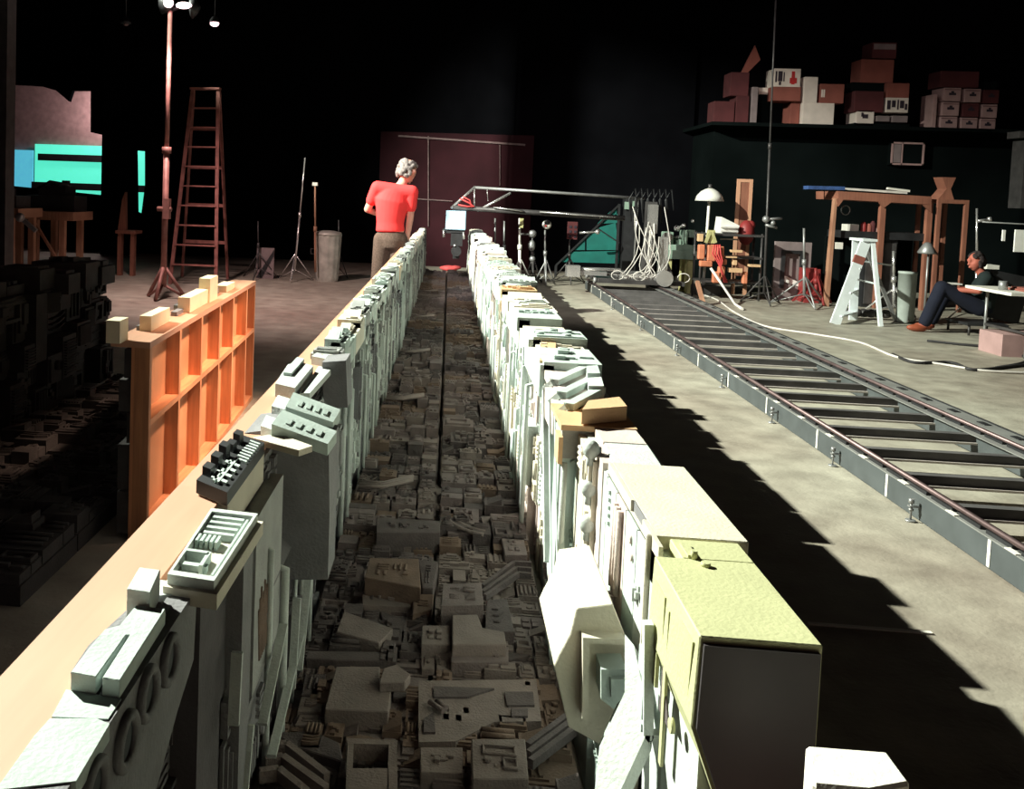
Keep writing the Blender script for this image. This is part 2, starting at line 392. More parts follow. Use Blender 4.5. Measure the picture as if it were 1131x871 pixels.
bars('slanting_pipes', [c6((870,606),(985,520)), c6((872,630),(1000,535)), c6((878,655),(1010,555))], .12, .014)
bars('slanting_pipes', [c6((103,612),(152,606),(272,700)), c6((88,652),(140,644),(270,738)), c6((70,690),(128,682),(215,752))], .125, .017, 'floor_grey_b')
bars('slanting_pipes', [c6((735,130),(828,60),(880,62)), c6((735,148),(836,76),(880,80)), c6((742,160),(842,92),(880,96))], .13, .012)
roof('ribbed_hatch', c6((112,560),(230,556),(308,590),(322,650),(170,600)), .10, 'floor_grey_c', kinds=['grid'])
hb = MB()
for q in (((330,578),(482,584),(480,598),(334,594)), ((334,594),(352,594),(346,730),(328,730)), ((456,598),(480,598),(482,730),(452,730)), ((348,668),(456,668),(456,730),(346,730))):
    hb.prism([atZ(*p, .15) for p in c6(*q)], (0,0,-.08))
hb.build('open_box', 'floor_grey_b', tiles[(0, 0)], 'open-topped grey box')
# row of arcs and the bridge block further along
arc = MB()
for rr in (.10, .125, .15):
    arc.path([(.03+.19-rr*math.cos(a)*1.2, 3.62-rr*math.sin(a)*1.3, .125) for a in [math.pi*.05+.1*k for k in range(13)]], .009)
arc.build('curved_rails', 'floor_grey_b', tiles[(3, 1)])
roof('bridge_block', c8((130,330),(385,345),(385,392),(130,392)), .15, 'floor_grey_c', d=.007)
roof('tall_block', c8((425,290),(540,295),(540,395),(415,395)), .11, 'floor_grey_a')
roof('tall_block', c8((550,330),(700,310),(720,400),(560,400)), .10, 'floor_grey_b')
roof('small_tower', c8((630,410),(720,410),(735,480),(645,480)), .13, 'floor_grey_a', d=.007)
roof('building_block', c8((140,210),(205,210),(205,260),(138,260)), .11, 'floor_grey_a')
roof('building_block', c8((295,200),(390,200),(392,275),(295,275)), .10, 'floor_grey_b')
# filler relief on the near tiles so no base stays bare
for i in range(4):
    for side in (0, 1):
        t = tiles[(i, side)]; x0, x1 = ((-.37, -.01), (.01, .35))[side]; y0 = Y0+i*PITCH; cells = []
        split(rnd, x0, x1, y0+.01, y0+PITCH-.01, .05, .05, cells, .05); mb = MB()
        for c in cells:
            if rnd.random() < .8:
                h = rnd.choice((.006, .012, .02, .03)); mb.box(c[0]+.004, c[1]-.004, c[2]+.004, c[3]-.004, ZF-.001, ZF+h); detail(mb, FX, *c, ZF+h, rnd, .010)
        mb.build('surface_relief', rnd.choice(GREYS), t)
LAB = {(0,0):'nearest grey model tile in the left column, with three slanting pipes and an open box',
       (0,1):'nearest grey model tile in the right column, with a square corner block',
       (1,0):'grey model tile with a big plain flat roof block and a small roof hut',
       (1,1):'grey model tile carrying a flat slab with one cut corner and twin barrels',
       (2,0):'grey model tile with a sloped slab, just beyond the big flat roof block',
       (2,1):'grey model tile with a pyramid block and a tall stepped block',
       (3,0):'grey model tile with a brown ribbed building, left of the curved rails',
       (3,1):'grey model tile with curved rails and three slanting pipes'}
for k, v in LAB.items(): tiles[k]['label'] = v

# ------------------------------------------------------------------ trench walls
WT = .80
def wall_section(side, k, y0, y1, seed):
    """side -1: left wall with a plywood back board; side +1: right wall of bright cast blocks."""
    r = random.Random(seed); sx = side
    nm = 'left' if side < 0 else 'right'
    t = thing('trench_wall_section', (sx*.48, (y0+y1)/2, 0), '', 'model wall', 'model wall sections of the %s trench wall' % nm)
    if side < 0:
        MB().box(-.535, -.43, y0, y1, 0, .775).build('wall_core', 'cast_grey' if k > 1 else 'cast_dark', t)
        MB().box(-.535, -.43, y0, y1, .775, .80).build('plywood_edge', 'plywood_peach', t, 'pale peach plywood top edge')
        fr = lambda u, v, w: (-.43+w, u, v); pal = ['cast_mid', 'cast_mid', 'cast_grey', 'cast_white'] if k > 1 else ['cast_dark', 'cast_dark', 'cast_grey', 'cast_grey']  # darker casts on left faces, darkest nearest: their shade is in the colour
    else:
        MB().box(.40, .55, max(y0, 1.34), y1, 0, .775).build('wall_core', 'cast_white', t)
        fr = lambda u, v, w: (.40-w, u, v); pal = ['cast_white', 'cast_white', 'cast_mint', 'cast_cream', 'cast_pink']
    cells = []; split(r, max(y0, 1.72) if side > 0 else y0, y1, .0, .775, .07 if side < 0 else .11, .14 if side < 0 else .24, cells, .12)
    rel = {p: MB() for p in set(pal)}
    ym = 2.9 if side > 0 else .8
    for c in cells:
        d = r.choice((.008, .015, .025, .035, .045, .055)); mid = (c[0]+c[1])/2
        if side < 0 and c[3] > .6 and mid < 3.2: d = .01
        if side > 0 and mid < 2.2: d = .005
        elif side > 0 and mid < 3.0: d = min(d, .02)
        mm = rel[r.choice(pal)]; g = .003
        big = (c[1]-c[0])*(c[3]-c[2]) > .03 and k < 5 and d > .02
        if big: mm = MB()
        mm.fbox(fr, c[0]+g, c[1]-g, c[2]+g, c[3]-g, -.001, d)
        sub = []; split(r, c[0]+g, c[1]-g, c[2]+g, c[3]-g, .05, .08, sub, .15)
        for q in sub:
            if r.random() < (.9 if side < 0 else .55): detail(mm, fr, *q, d, r, .014 if side < 0 else .009, ['ribs','ribs','pads','grid','frame','pipes','pipes','bars','steps','cyl'])
        if big: mm.build('face_block', r.choice(pal), t)
    for n, mm in rel.items():
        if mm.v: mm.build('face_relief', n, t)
    pp = MB()
    for q in range(0 if (side > 0 and k < 2) or (side < 0 and k == 0) else 5 if side < 0 else 3):
        u = r.uniform(y0+.03, y1-.03); z1 = r.uniform(.4, .74); w = r.uniform(.05, .07); rad = r.uniform(.005, .011)
        pp.path([fr(u, .05, w), fr(u, z1*.6, w), fr(u, z1, w), fr(u+.01, z1+.015, .0)], rad)
    if pp.v: pp.build('vertical_pipe', 'cast_white', t)
    # blocks along the top
    y = y0+.004; n = 0
    start = 3.18 if side < 0 else 3.30
    while y < y1-.03:
        L = min(r.uniform(.07, .22) if side < 0 else r.uniform(.12, .34), y1-y-.004)
        if y < start and start < y+L: y = start; continue
        if y+L > start:
            if side < 0: xa = r.uniform(-.49, -.455); xb = r.uniform(-.40, -.37)
            else: xa = r.uniform(.34, .39); xb = r.choice((.55, .57, .59, .565, .61))
            zt = .80+r.choice((.0, .008, .015, .03, .04))+.001
            m = MB(); m.box(min(xa, xb), max(xa, xb), y, y+L-.006, .79 if side > 0 else .801, zt+.012)
            if side < 0: m.box(-.43, -.375, y, y+L-.006, .72, zt)
            else: m.box(.35, .40, y, y+L-.006, .70, zt)
            ft = lambda u, v, w: (v, u, w)
            for q in range(2):
                ya = y+(L-.006)*q/2; detail(m, ft, ya, ya+(L-.006)/2, min(xa, xb), max(xa, xb), zt+.012, r, .012)
            m.build('top_block', r.choice((pal if side > 0 else ['cast_white','cast_white','cast_mint','cast_mid','cast_cream'])+(['cast_orange'] if r.random() < .25 else [])), t); n += 1
        y += L
    pos = ordinal(k)
    t['label'] = ('plywood-backed' if side < 0 else 'cream and mint') + ' model wall section, %s wall of the trench, %s from camera' % (nm, pos)
    return t
LS = [wall_section(-1, k, .55+k*1.25, .55+(k+1)*1.25, 100+k) for k in range(12)]
RS_ = [wall_section(1, k, (1.30 if k == 0 else .55+k*1.25), .55+(k+1)*1.25, 200+k) for k in range(12)]
LS[0]['label'] = 'nearest left wall section, with peach plywood edge, round recesses and white top slabs'
LS[1]['label'] = 'second left wall section, with a large dark end face and tilted ribbed slabs on top'
RS_[0]['label'] = 'nearest right wall section, with a yellow-green box end, faceted hopper and slotted cream block'
RS_[1]['label'] = 'second right wall section, with a brown-fronted orange block and three slanting rails on top'

def part_top(t, name, px, z, h, m='cast_white', bevel=0, label=None, z2=None):
    mb = MB().prism([atZ(*p, z) for p in px], (0, 0, -h)); return mb.build(name, m, t, label, bevel)
# ---- right wall, section 0 (nearest)
T = RS_[0]
p2 = lambda *a: [Vector(q) for q in a]
# yellow-green end box: profile in the XZ plane extruded along Y, lower part set back by a chamfer
MB().prism([(.383,1.31,.80),(.553,1.31,.80),(.553,1.31,.0),(.44,1.31,.0),(.44,1.31,.50),(.378,1.31,.665)], (0,.29,0)).box(.43,.553,1.6001,1.69,.0,.80).build('end_box', 'cast_yellow', T, 'yellow-green end box, its front shade painted on', .002)
m = MB(); fr = lambda u, v, w: (.383-w, u, v)
m.fprism(fr, [(1.33,.78),(1.40,.78),(1.45,.74),(1.40,.68),(1.34,.69)], -.001, .004); m.fbox(fr, 1.50,1.58,.70,.77,-.001,.004); m.fbox(fr,1.47,1.485,.50,.76,-.001,.004)
m.fbox(fr,1.53,1.57,.60,.66,-.001,.005); m.tube(fr(1.42,.60,.0), fr(1.42,.60,.006), .012, 10)
m.build('side_relief', 'cast_yellow', T)
MB().fprism(fr, [(1.50,.66),(1.44,.58),(1.51,.575)], -.001,.0015).build('triangle_recess_shade','floor_grey_c',T)  # flat dark triangle; shade of a recess put into the colour
m = MB().box(.44,.455,1.60,1.66,.801,.806); m.tube((.45,1.60,.80),(.45,1.60,.815),.006,8); m.tube((.462,1.57,.80),(.462,1.57,.807),.008,10)
m.build('roof_fitting', 'cast_yellow', T)
MB().prism([(.388,1.302,.79),(.548,1.302,.79),(.548,1.302,.0),(.445,1.302,.0),(.445,1.302,.50),(.384,1.302,.665)], (0,.0075,0)).build('end_shade', 'end_shade_dark', T, 'shaded end face painted dark')  # added panel; shade on the camera-facing end is put into its colour
# cream slotted block
MB().box(.408,.575,1.70,2.165,.10,.80).box(.391,.408,1.70,1.712,.10,.80).build('slotted_block', 'cast_cream', T, 'large cream block with two slots shaded grey', .002)
def framed(mb, fr, u0, u1, v0, v1, w0, w1, b):
    mb.fbox(fr,u0-b,u1+b,v1,v1+b,w0,w1); mb.fbox(fr,u0-b,u1+b,v0-b,v0,w0,w1); mb.fbox(fr,u0-b,u0,v0,v1,w0,w1); mb.fbox(fr,u1,u1+b,v0,v1,w0,w1)
fr = lambda u, v, w: (.40-w, u, v)
def slot_px(x0, y0, x1, y1):
    A = atX(x0, y0, .40); B = atX(x1, y1, .40); u0, u1 = sorted((A.y, B.y)); v0 = atX(x1, y1, .40).z; v1 = atX(x0, y0, .40).z
    return u0, u1, v0, v1
HOLES = [slot_px(697,552,709,586), slot_px(706,617,721,725)]
def plate(mb, fr, u0, u1, v0, v1, holes, w0, w1):
    U = sorted({u0,u1,*[h[0] for h in holes],*[h[1] for h in holes]}); V = sorted({v0,v1,*[h[2] for h in holes],*[h[3] for h in holes]})
    for i in range(len(U)-1):
        j = 0
        while j < len(V)-1:
            uc = (U[i]+U[i+1])/2; solid = lambda q: not any(h[0] < uc < h[1] and h[2] < (V[q]+V[q+1])/2 < h[3] for h in holes)
            if not solid(j): j += 1; continue
            k = j
            while k < len(V)-1 and solid(k): k += 1
            mb.fbox(fr, U[i], U[i+1], V[j], V[k], w0, w1); j = k
m = MB(); plate(m, fr, 1.713, 2.165, .10, .80, HOLES, -.0079, 0); m.build('slotted_face', 'cast_cream', T)
m = MB()
for h in HOLES: m.fbox(fr, h[0], h[1], h[2], h[3], -.0079, -.006)
m.build('slot_back_shade', 'cast_grey', T)  # grey backs carry the recess shade of the slots as colour
m = MB(); m.tube(fr(1.85,.735,0),fr(1.85,.735,.01),.01,10); m.tube(fr(1.83,.705,0),fr(1.83,.705,.01),.008,10); m.build('face_fitting', 'cast_pink', T)
# faceted hopper: front outline at Y=1.76, body runs back along the trench
HP = [(637,672),(677,667),(690,700),(690,760),(662,822),(628,803),(612,735),(618,722),(630,700)]
MB().prism([atY(*p,1.76) for p in HP], (0,.30,0)).build('hopper', 'cast_cream', T, 'faceted hopper with a nested square front', .002)
m = MB()
for q in (((644,704),(690,706),(690,712),(644,710)), ((644,710),(651,710),(650,796),(643,794))): m.prism([atY(*p,1.73) for p in q], (0,.031,0))
m.build('hopper_frame', 'cast_cream', T)
m = MB().prism([atY(*p,1.70) for p in ((664,739),(692,739),(692,762),(678,783),(664,772))], (0,.061,0)); m.prism([atY(*p,1.69) for p in ((675,750),(692,750),(692,770),(680,776),(675,770))], (0,.011,0))
m.build('hopper_box', 'cast_mint', T)
m = MB()
for q, y in ((((613,664),(634,668),(634,735),(613,731)),1.95), (((624,697),(634,698),(634,733),(624,733)),1.80), (((614,732),(633,738),(634,775),(630,806),(622,770)),1.80)): m.prism([atY(*p,y) for p in q], (0,.14,0))
m.build('hopper_side_step', 'cast_pink', T)
# lower slanted white skirt and ribs in front of it
def on_plane(px, py, P0, nn):
    r = wray(px, py); o = Vector((0,0,H)); tt = (Vector(P0)-o).dot(Vector(nn))/r.dot(Vector(nn)); return o+r*tt
NS = (-.16,-.17,.27); PS = (.335,1.70,.58)
m = MB(); m.prism([on_plane(*p,PS,NS) for p in ((690,700),(700,712),(710,760),(712,815),(686,871),(676,905),(650,905),(657,871),(662,824),(690,764))], (.012,.0,-.02)); m.build('white_skirt', 'cast_white', T)
m = MB()
for q in (((712,690),(722,690),(722,815),(716,820),(711,812)), ((713,812),(718,812),(716,930),(710,930)), ((720,812),(730,812),(734,840),(732,930),(725,930),(727,845))): m.prism([atY(*p,1.545) for p in q], (0,.02,0))
m.build('upright_rib', 'cast_white', T)
m = MB()
for z in (.55,.62,.50): m.box(.365,.385,1.555,1.60,z-.022,z+.02)
m.build('rib_clamp', 'cast_mint', T)
# sloping white panel and bulbs beyond the cream block
t1 = T
part_top(T, 'white_roof_panel', [(667,487),(710,484),(731,515),(680,520)], .795, .05, 'cast_white')
MB().box(.392,.43,2.19,2.36,.30,.79).build('bulb_column', 'cast_pink', T)
m = MB()
for p in ((666,497),(661,540),(656,579)):
    c = atY(*p,2.27); c.x = .376; m.ball(c, .021, 14, (1,1,1.15)); m.tube(c-Vector((0,0,.04)), c, .010, 10); m.tube(c, (.40,c.y,c.z), .008, 8)
m.build('bulb', 'cast_white', T, 'stack of three pale round bulbs')
T = RS_[1]; T0 = RS_[0]
# peach framed bay
MB().box(.33,.535,2.50,2.76,.785,.80).build('bay_lintel', 'cast_orange', T, 'peach bar framing a recessed bay'); MB().box(.337,.42,2.525,2.555,.70,.784).build('bay_recess_panel', 'cast_mid', T); MB().box(.325,.337,2.50,2.58,.69,.765).build('bay_upright', 'cast_orange', T)
MB().box(.34,.47,2.765,3.02,.70,.795).build('bay_roof_filler', 'cast_pink', T)
MB().box(.337,.405,2.56,2.68,.05,.764).build('bay_back', 'cast_mint', T)
MB().tube((.345,2.515,.25),(.345,2.515,.69),.009,10).build('bay_pipe', 'cast_white', T)
MB().box(.42,.53,2.36,2.50,.775,.797).build('bay_shelf', 'cast_pink', T)
part_top(T, 'orange_block', [(643,452),(692.6,448.3),(684,438),(650,442)], .845, .042, 'cast_orange', label='orange block with a brown front')
m = MB()
def bent(px_in, px_out, z=.81, w=.03, t=.02, x=.345, zb=.30, drop=None):
    a = atZ(*px_out, z); b = atZ(*px_in, z); c = Vector((x, b.y+.02, z-.03)); d = Vector((x, b.y-.25, zb))
    mm = MB(); mm.beam(a, b, w, t); mm.beam(b, c, w, t); mm.beam(c, d, t, w); return mm
for q, mt in ((((612,422),(652,404)),'cast_white'), (((620,436),(660,416)),'cast_mint'), (((628,449),(664,430)),'cast_mint')):
    mm = bent(q[0], q[1]); mm.build('slanting_rail', mt, T)
part_top(T, 'roof_slab', [(598,402),(650,398),(668,432),(640,452),(622,446)], .80, .03, 'cast_pink')
part_top(T, 'stepped_cap', [(648,404),(660,403),(663,412),(649,412)], .84, .05, 'cast_mint')
part_top(T, 'stepped_cap', [(649,417),(664,416),(667,426),(650,426)], .83, .05, 'cast_white')
part_top(RS_[2], 'orange_cube', [(598,377),(614,377),(613,398),(596,398)], .825, .06, 'cast_orange', label='small orange cube')
# ---- left wall, sections 0 and 1
T = LS[0]
part_top(T, 'end_plate', [(-5,872),(84,862),(121,799),(107,793),(55,793),(38,812)], .802, .02, 'cast_mint')
part_top(T, 'end_plate', [(57,791),(119.5,793.5),(134,771),(73,761)], .802, .02, 'cast_mint')
m = MB().prism([atZ(*p,.825) for p in ((78,742),(106,747),(139,701),(143,701),(113,748),(132.5,751),(183,672),(150,668),(132,690),(116,694),(98,715))], (0,0,-.023)); m.build('slotted_slab', 'cast_mint', T, 'pale slab with one long dark slot', .001)
m = MB().prism([atZ(*p,.802) for p in ((78,742),(132.5,752),(190,668),(150,664),(98,712))], (0,0,-.02)); m.build('slab_tray', 'cast_grey', T)
part_top(T, 'small_top_box', [(140,650),(166,654),(177,629),(154,626)], .845, .045, 'cast_white', .001)
part_top(T, 'narrow_ledge', [(169,658),(176,640),(205,643),(200,655)], .802, .01, 'cast_white')
m = MB(); m.prism([(-.40,.80,.50),(-.40,.95,.53),(-.40,1.06,.575),(-.40,1.16,.60),(-.40,1.25,.655),(-.40,1.33,.69),(-.40,1.34,.80),(-.40,.80,.80)], (.035,0,0)); fr = lambda u,v,w: (-.365+w,u,v)
RC = [atX(*p, -.366) for p in ((184,728),(160,765),(136,818),(100,872))]
for c in RC: m.lathe((-.366,c.y,c.z), [(.022,.0),(.036,.0),(.036,.008),(.030,.012),(.023,.008),(.022,.0)], 24, 'x', False)
RRP = m.build('round_recess_panel', 'cast_grey', T, 'grey face panel with four round recesses')
m = MB()
for c in RC: m.tube((-.3651,c.y,c.z),(-.362,c.y,c.z),.027,20)
m.build('recess_shade','kit_black',RRP)  # black discs stand in for the shade inside the recesses
# keyboard-like tray
T1 = LS[0]
tray = [(180,638),(240,647),(291,568),(231,561)]
Q = [atZ(*p,.825) for p in tray]
def lerp(u, v, z): 
    a = Q[0].lerp(Q[1], u); b = Q[3].lerp(Q[2], u); p = a.lerp(b, v); return (p.x, p.y, z)
fr = lambda u, v, w: lerp(u, v, w)
TRAY = MB().fprism(fr, [(0,0),(1,0),(1,1),(0,1)], .788, .812).build('keyed_tray', 'cast_cream', T1, 'pale tray with a rim and rows of keys')
m = MB(); framed(m, fr, .1,.86,.08,.93,.811,.828,.05); m.build('tray_rim', 'cast_white', T1)
m = MB()
for v in (.88,.80,.72,.64): m.fbox(fr,.12,.72,v,v+.035,.811,.823)
for i in range(5): m.fbox(fr,.12+i*.09,.17+i*.09,.50,.60,.811,.826)
m.fbox(fr,.76,.80,.12,.90,.811,.824); m.fbox(fr,.15,.6,.2,.24,.811,.823); m.fbox(fr,.12,.5,.32,.35,.811,.83); m.fbox(fr,.48,.55,.18,.36,.811,.828)
m.build('tray_key', 'cast_mint', TRAY)
MB().box(-.425,-.375,1.40,1.70,.30,.775).build('tray_support', 'cast_dark', T1)
MB().box(-.375,-.345,1.58,1.66,.20,.775).build('tray_bracket', 'cast_grey', T1)
# black kit grille
T1 = LS[1]
Q2 = [atZ(*p,.835) for p in ((217,528),(251,542),(292,487),(266,478))]
def fr2(u, v, w):
    a = Q2[0].lerp(Q2[1], u); b = Q2[3].lerp(Q2[2], u); p = a.lerp(b, v); return (p.x, p.y, w)
GRL = MB().fprism(fr2, [(0,0),(1,0),(1,1),(0,1)], .805, .832).build('black_grille', 'kit_black', T1, 'black kit grille with pale bars')
m = MB()
for i in range(4): m.fbox(fr2,.35,.85,.08+i*.1,.12+i*.1,.831,.838)
for i in range(8): m.fbox(fr2,.55,.95,.5+i*.055,.525+i*.055,.831,.838)
m.fbox(fr2,.45,.52,.05,.5,.831,.838); m.fbox(fr2,.6,.66,.05,.5,.831,.839)
m.build('grille_bar', 'cast_mint', GRL)
m = MB()
for i in range(5): m.fbox(fr2,.02,.3,.1+i*.17,.2+i*.17,.831,.85+.006*(i%3))
m.build('grille_cog', 'kit_black', GRL)
MB().fprism(fr2, [(.04,.02),(1.0,.02),(1.0,1.0),(.04,1.0)], .74, .805).build('grille_base', 'cast_cream', T1)
MB().box(-.43,-.372,1.82,2.12,.35,.735).build('grille_support', 'cast_mid', T1)
# large dark face block with tilted slabs
m = MB().prism([atY(*p,2.22) for p in ((270,478),(300,474),(363,492),(364,566),(300,566),(276,540))], (0,.20,0)); m.build('big_end_block', 'cast_grey', T1, 'large block with a dark plain end face')
m = MB().prism([atY(*p,2.26) for p in ((300,566),(364,566),(362,640),(302,640))], (0,.14,0)); m.build('lower_block', 'cast_grey', T1)
def tilted(px, zs, h, name='tilted_slab', mt='cast_mint'):
    P = [atZ(*p, z) for p, z in zip(px, zs)]; mb = MB().prism(P, (0,0,-h))
    a, b, c, d = P
    f = lambda u, v, w: tuple((a.lerp(b,u)).lerp(d.lerp(c,u), v)+Vector((0,0,w)))
    for i in range(4): mb.fbox(f, .2+i*.18, .28+i*.18, .25, .6, -.001, .004)
    return mb.build(name, mt, T1)
tilted(((300,468),(362,490),(372,476),(312,452)), (.845,.80,.80,.845), .03)
tilted(((316,449),(368,466),(376,452),(324,433)), (.845,.80,.80,.845), .03)
part_top(T1, 'slab_end_stub', [(288,470),(300,474),(306,462),(294,458)], .83, .03, 'cast_white')
part_top(T1, 'slab_end_stub', [(300,448),(314,452),(320,440),(307,436)], .83, .03, 'cast_white')
T1 = LS[1]
part_top(T1, 'roof_plate', [(278,483),(306,478),(345,492),(330,497)], .815, .015, 'cast_cream')
T1 = LS[2]
part_top(LS[1], 'raised_slab', [(304,423),(326,428),(346,404),(334,400),(318,402)], .84, .04, 'cast_white', .001)
part_top(LS[1], 'raised_slab', [(332,434),(342,434),(366,407),(352,404)], .82, .02, 'cast_white')
part_top(LS[1], 'small_top_box', [(313,411),(322,412),(336,396),(328,394)], .85, .05, 'cast_mint')
m = MB().prism([atY(*p,3.0) for p in ((356,400),(382,398),(384,450),(364,450),(357,440))], (0,.14,0)); m.build('end_block', 'cast_grey', LS[1])
P = [atZ(344,393,.83), atZ(360,396,.83), atZ(388,382,.80), atZ(362,381,.82)]
MB().prism(P, (0,0,-.03)).build('wedge_block', 'cast_white', LS[2])
# pale fins low on the near left wall
m = MB()
for (a, b) in (((313,690),(290,800)), ((328,660),(322,760)), ((340,640),(330,740)), ((332,700),(300,835)), ((262,720),(258,800)), ((275,800),(268,880))):
    pa = atX(*a, -.345); pb = atX(*b, -.345); m.beam(pa, pb, .010, .02, (1,0,0))
m.build('pale_fin', 'cast_white', LS[1])
m = MB().box(-.43,-.38,1.95,2.2,.2,.33); m.prism([(-.43,2.0,.55),(-.37,2.0,.5),(-.43,2.0,.45)], (0,.4,0)); m.box(-.43,-.36,2.3,2.42,.14,.3); m.box(-.43,-.385,1.45,1.6,.1,.28)
m.build('face_step', 'cast_grey', LS[1])
m = MB()
for q in range(9):
    a = random.Random(q).uniform; m.tube((-.372, 1.86+q*.012, .52+.02*(q%3)), (-.372, 1.88+q*.012, .40), .004, 6)
m.build('tan_kit_detail', 'floor_tan', LS[1], 'small tan kit details')
# ------------------------------------------------------------------ the studio shell
struct('floor', MB().box(-13, 14, -4, 19, -.1, 0), 'concrete')
struct('ceiling', MB().box(-13, 14, -4, 19, 7.0, 7.1), 'room_black')
struct('wall_left', MB().box(-13.2, -13, -4, 19, 0, 7), 'room_black')
struct('wall_right', MB().box(14, 14.2, -4, 19, 0, 7), 'room_black')
# back wall with the ragged opening and the narrow slit on the left
YB = 18.0
def hole_wall():
    bm = bmesh.new()
    outer = [(-13,YB,0),(4.6,YB,0),(4.6,YB,7),(-13,YB,7)]
    h1 = [tuple(atY(*p,YB)) for p in ((10,93),(45,95),(62,100),(76,112),(80,100),(100,100),(100,146),(118,150),(118,216),(10,205))]
    h2 = [tuple(atY(*p,YB)) for p in ((150,166),(160,167),(160,178),(160,205),(156,236),(151,234))]
    es = []
    for loop in (outer, h1, h2):
        vs = [bm.verts.new(p) for p in loop]; es += [bm.edges.new((vs[i], vs[(i+1)%len(vs)])) for i in range(len(vs))]
    r = bmesh.ops.triangle_fill(bm, use_beauty=True, use_dissolve=False, edges=es)
    ext = bmesh.ops.extrude_face_region(bm, geom=bm.faces[:])
    bmesh.ops.translate(bm, vec=(0,.12,0), verts=[g for g in ext['geom'] if isinstance(g, bmesh.types.BMVert)])
    bmesh.ops.recalc_face_normals(bm, faces=bm.faces)
    me = bpy.data.meshes.new('wall_back'); bm.to_mesh(me); bm.free(); me.materials.append(M('room_black'))
    o = bpy.data.objects.new('wall_back', me); COL.objects.link(o); o['kind'] = 'structure'
hole_wall()
struct('wall_back_room', MB().box(-11, -4.2, 19.6, 19.7, 0, 5), 'pink_brick')
def pr(x0, y0, x1, y1, Y):
    a = atY(x0, y1, Y); b = atY(x1, y0, Y); return a.x, b.x, a.z, b.z
W = MB()
for q in ((42,172,122,177),(35,205,165,208)): 
    x0,x1,z0,z1 = pr(*q, 19.45); W.box(x0,x1,19.43,19.47,z0,z1)
wf = struct('window_1', W, 'black_metal')
gl = MB()
x0,x1,z0,z1 = pr(38,163,170,240,19.52); gl.box(x0,x1,19.50,19.54,z0,z1); g = gl.build('window_pane', 'window_glow', wf)
gl = MB(); x0,x1,z0,z1 = pr(8,166,37,210,19.52); gl.box(x0,x1,19.50,19.54,z0,z1); gl.build('window_pane', 'window_blue', wf)
# dark office block on the right with a storage ledge
YO = 16.6
ZL = atY(960, 140, YO-.3).z
struct('wall_office', MB().box(4.6, 14, YO, 18.1, 0, ZL-.06), 'office_green')
struct('trim_ledge', MB().box(4.4, 14, YO-.55, 18.1, ZL-.06, ZL), 'office_green')
struct('wall_back_upper', MB().box(4.4, 14, 18.1, 18.2, 0, 7), 'room_black')
# burgundy sliding door on the back wall
x0,x1,z0,z1 = pr(415,150,590,310,17.9)
d = struct('door_1', MB().box(x0, x1, 17.86, 17.97, 0, z1), 'burgundy')
m = MB()
a = atY(440,150,17.84); b = atY(580,160,17.84); m.beam(a, b, .035, .035)
a = atY(473,150,17.84); b = atY(473,250,17.84); m.beam(a, b, .02, .03)
a = atY(452,219,17.84); b = atY(500,222,17.84); m.beam(a, b, .02, .02)
a = atY(552,160,17.84); b = atY(552,205,17.84); m.beam(a, b, .015, .02)
m.build('door_frame_strip', 'dim_line', d)
struct('column_1', MB().box(atY(-8,200,9.5).x, atY(11,200,9.5).x, 9.4, 9.6, 0, 7), 'dark_metal')
struct('column_2', MB().box(atY(116,200,17.5).x, atY(146,200,17.5).x, 17.3, 17.7, 0, 7), 'room_black')
# ------------------------------------------------------------------ left: second trench in the dark
SX0, SX1 = -2.25, -1.36
k = 0; rr = random.Random(31)
for j in range(7):
    for i in range(2):
        xa = SX0+i*(SX1-SX0)/2; xb = xa+(SX1-SX0)/2-.008; ya = 2.82+j*.47; yb = ya+.46
        t = thing('model_city_tile', ((xa+xb)/2,(ya+yb)/2,0), 'dark model city tile left of the orange frame, %s column, %s from camera' % (('outer','inner')[i], ordinal(j)), 'model tile', 'dark model city tiles of the second trench')
        MB().box(xa,xb,ya,yb,.002,.07).build('base_panel','dark_model',t)
        m = MB(); cells = []; split(rr, xa+.004, xb-.004, ya+.004, yb-.004, .09, .08, cells)
        for c in cells:
            h = rr.choice((.01,.02,.035,.05,.07)); m.box(c[0]+.004,c[1]-.004,c[2]+.004,c[3]-.004,.069,.07+h); detail(m, FX, c[0]+.004,c[1]-.004,c[2]+.004,c[3]-.004,.07+h,rr,.015)
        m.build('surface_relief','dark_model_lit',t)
for j in range(3):
    ya = 2.82+j*1.1; yb = ya+1.095
    t = thing('trench_wall_section', (-2.45,(ya+yb)/2,0), ('nearest','middle','farthest')[j]+' dark model wall section at the far left, left of the dark model floor', 'model wall', 'dark model wall sections at the far left')
    MB().box(-2.62,-2.42,ya,yb,0,.76).build('wall_core','dark_model',t)
    fr = lambda u,v,w: (-2.42+w,u,v); m = MB(); m2 = MB(); cells = []; split(rr, ya, yb, .07,.78,.12,.14,cells)
    for c in cells:
        h = rr.choice((.03,.06,.09,.13)); q = rr.choice((m,m2)); q.fbox(fr,c[0]+.006,c[1]-.006,c[2]+.004,c[3]-.004,-.001,h); detail(q,fr,*c,h,rr,.03)
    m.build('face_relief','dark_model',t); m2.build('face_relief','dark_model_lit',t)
    m = MB(); y = ya
    while y < yb-.1:
        L = rr.uniform(.12,.25); L = min(L, yb-y-.005); xw = rr.uniform(-2.4,-2.25); h = rr.choice((.8,.83,.86,.9)); m.box(rr.uniform(-2.8,-2.6),xw,y,y+L-.01,.74,h); ft = lambda u,v,w:(v,u,w); detail(m,ft,y,y+L-.01,-2.6,xw,h,rr,.03); y += L
    m.build('top_block','dark_model_lit',t)
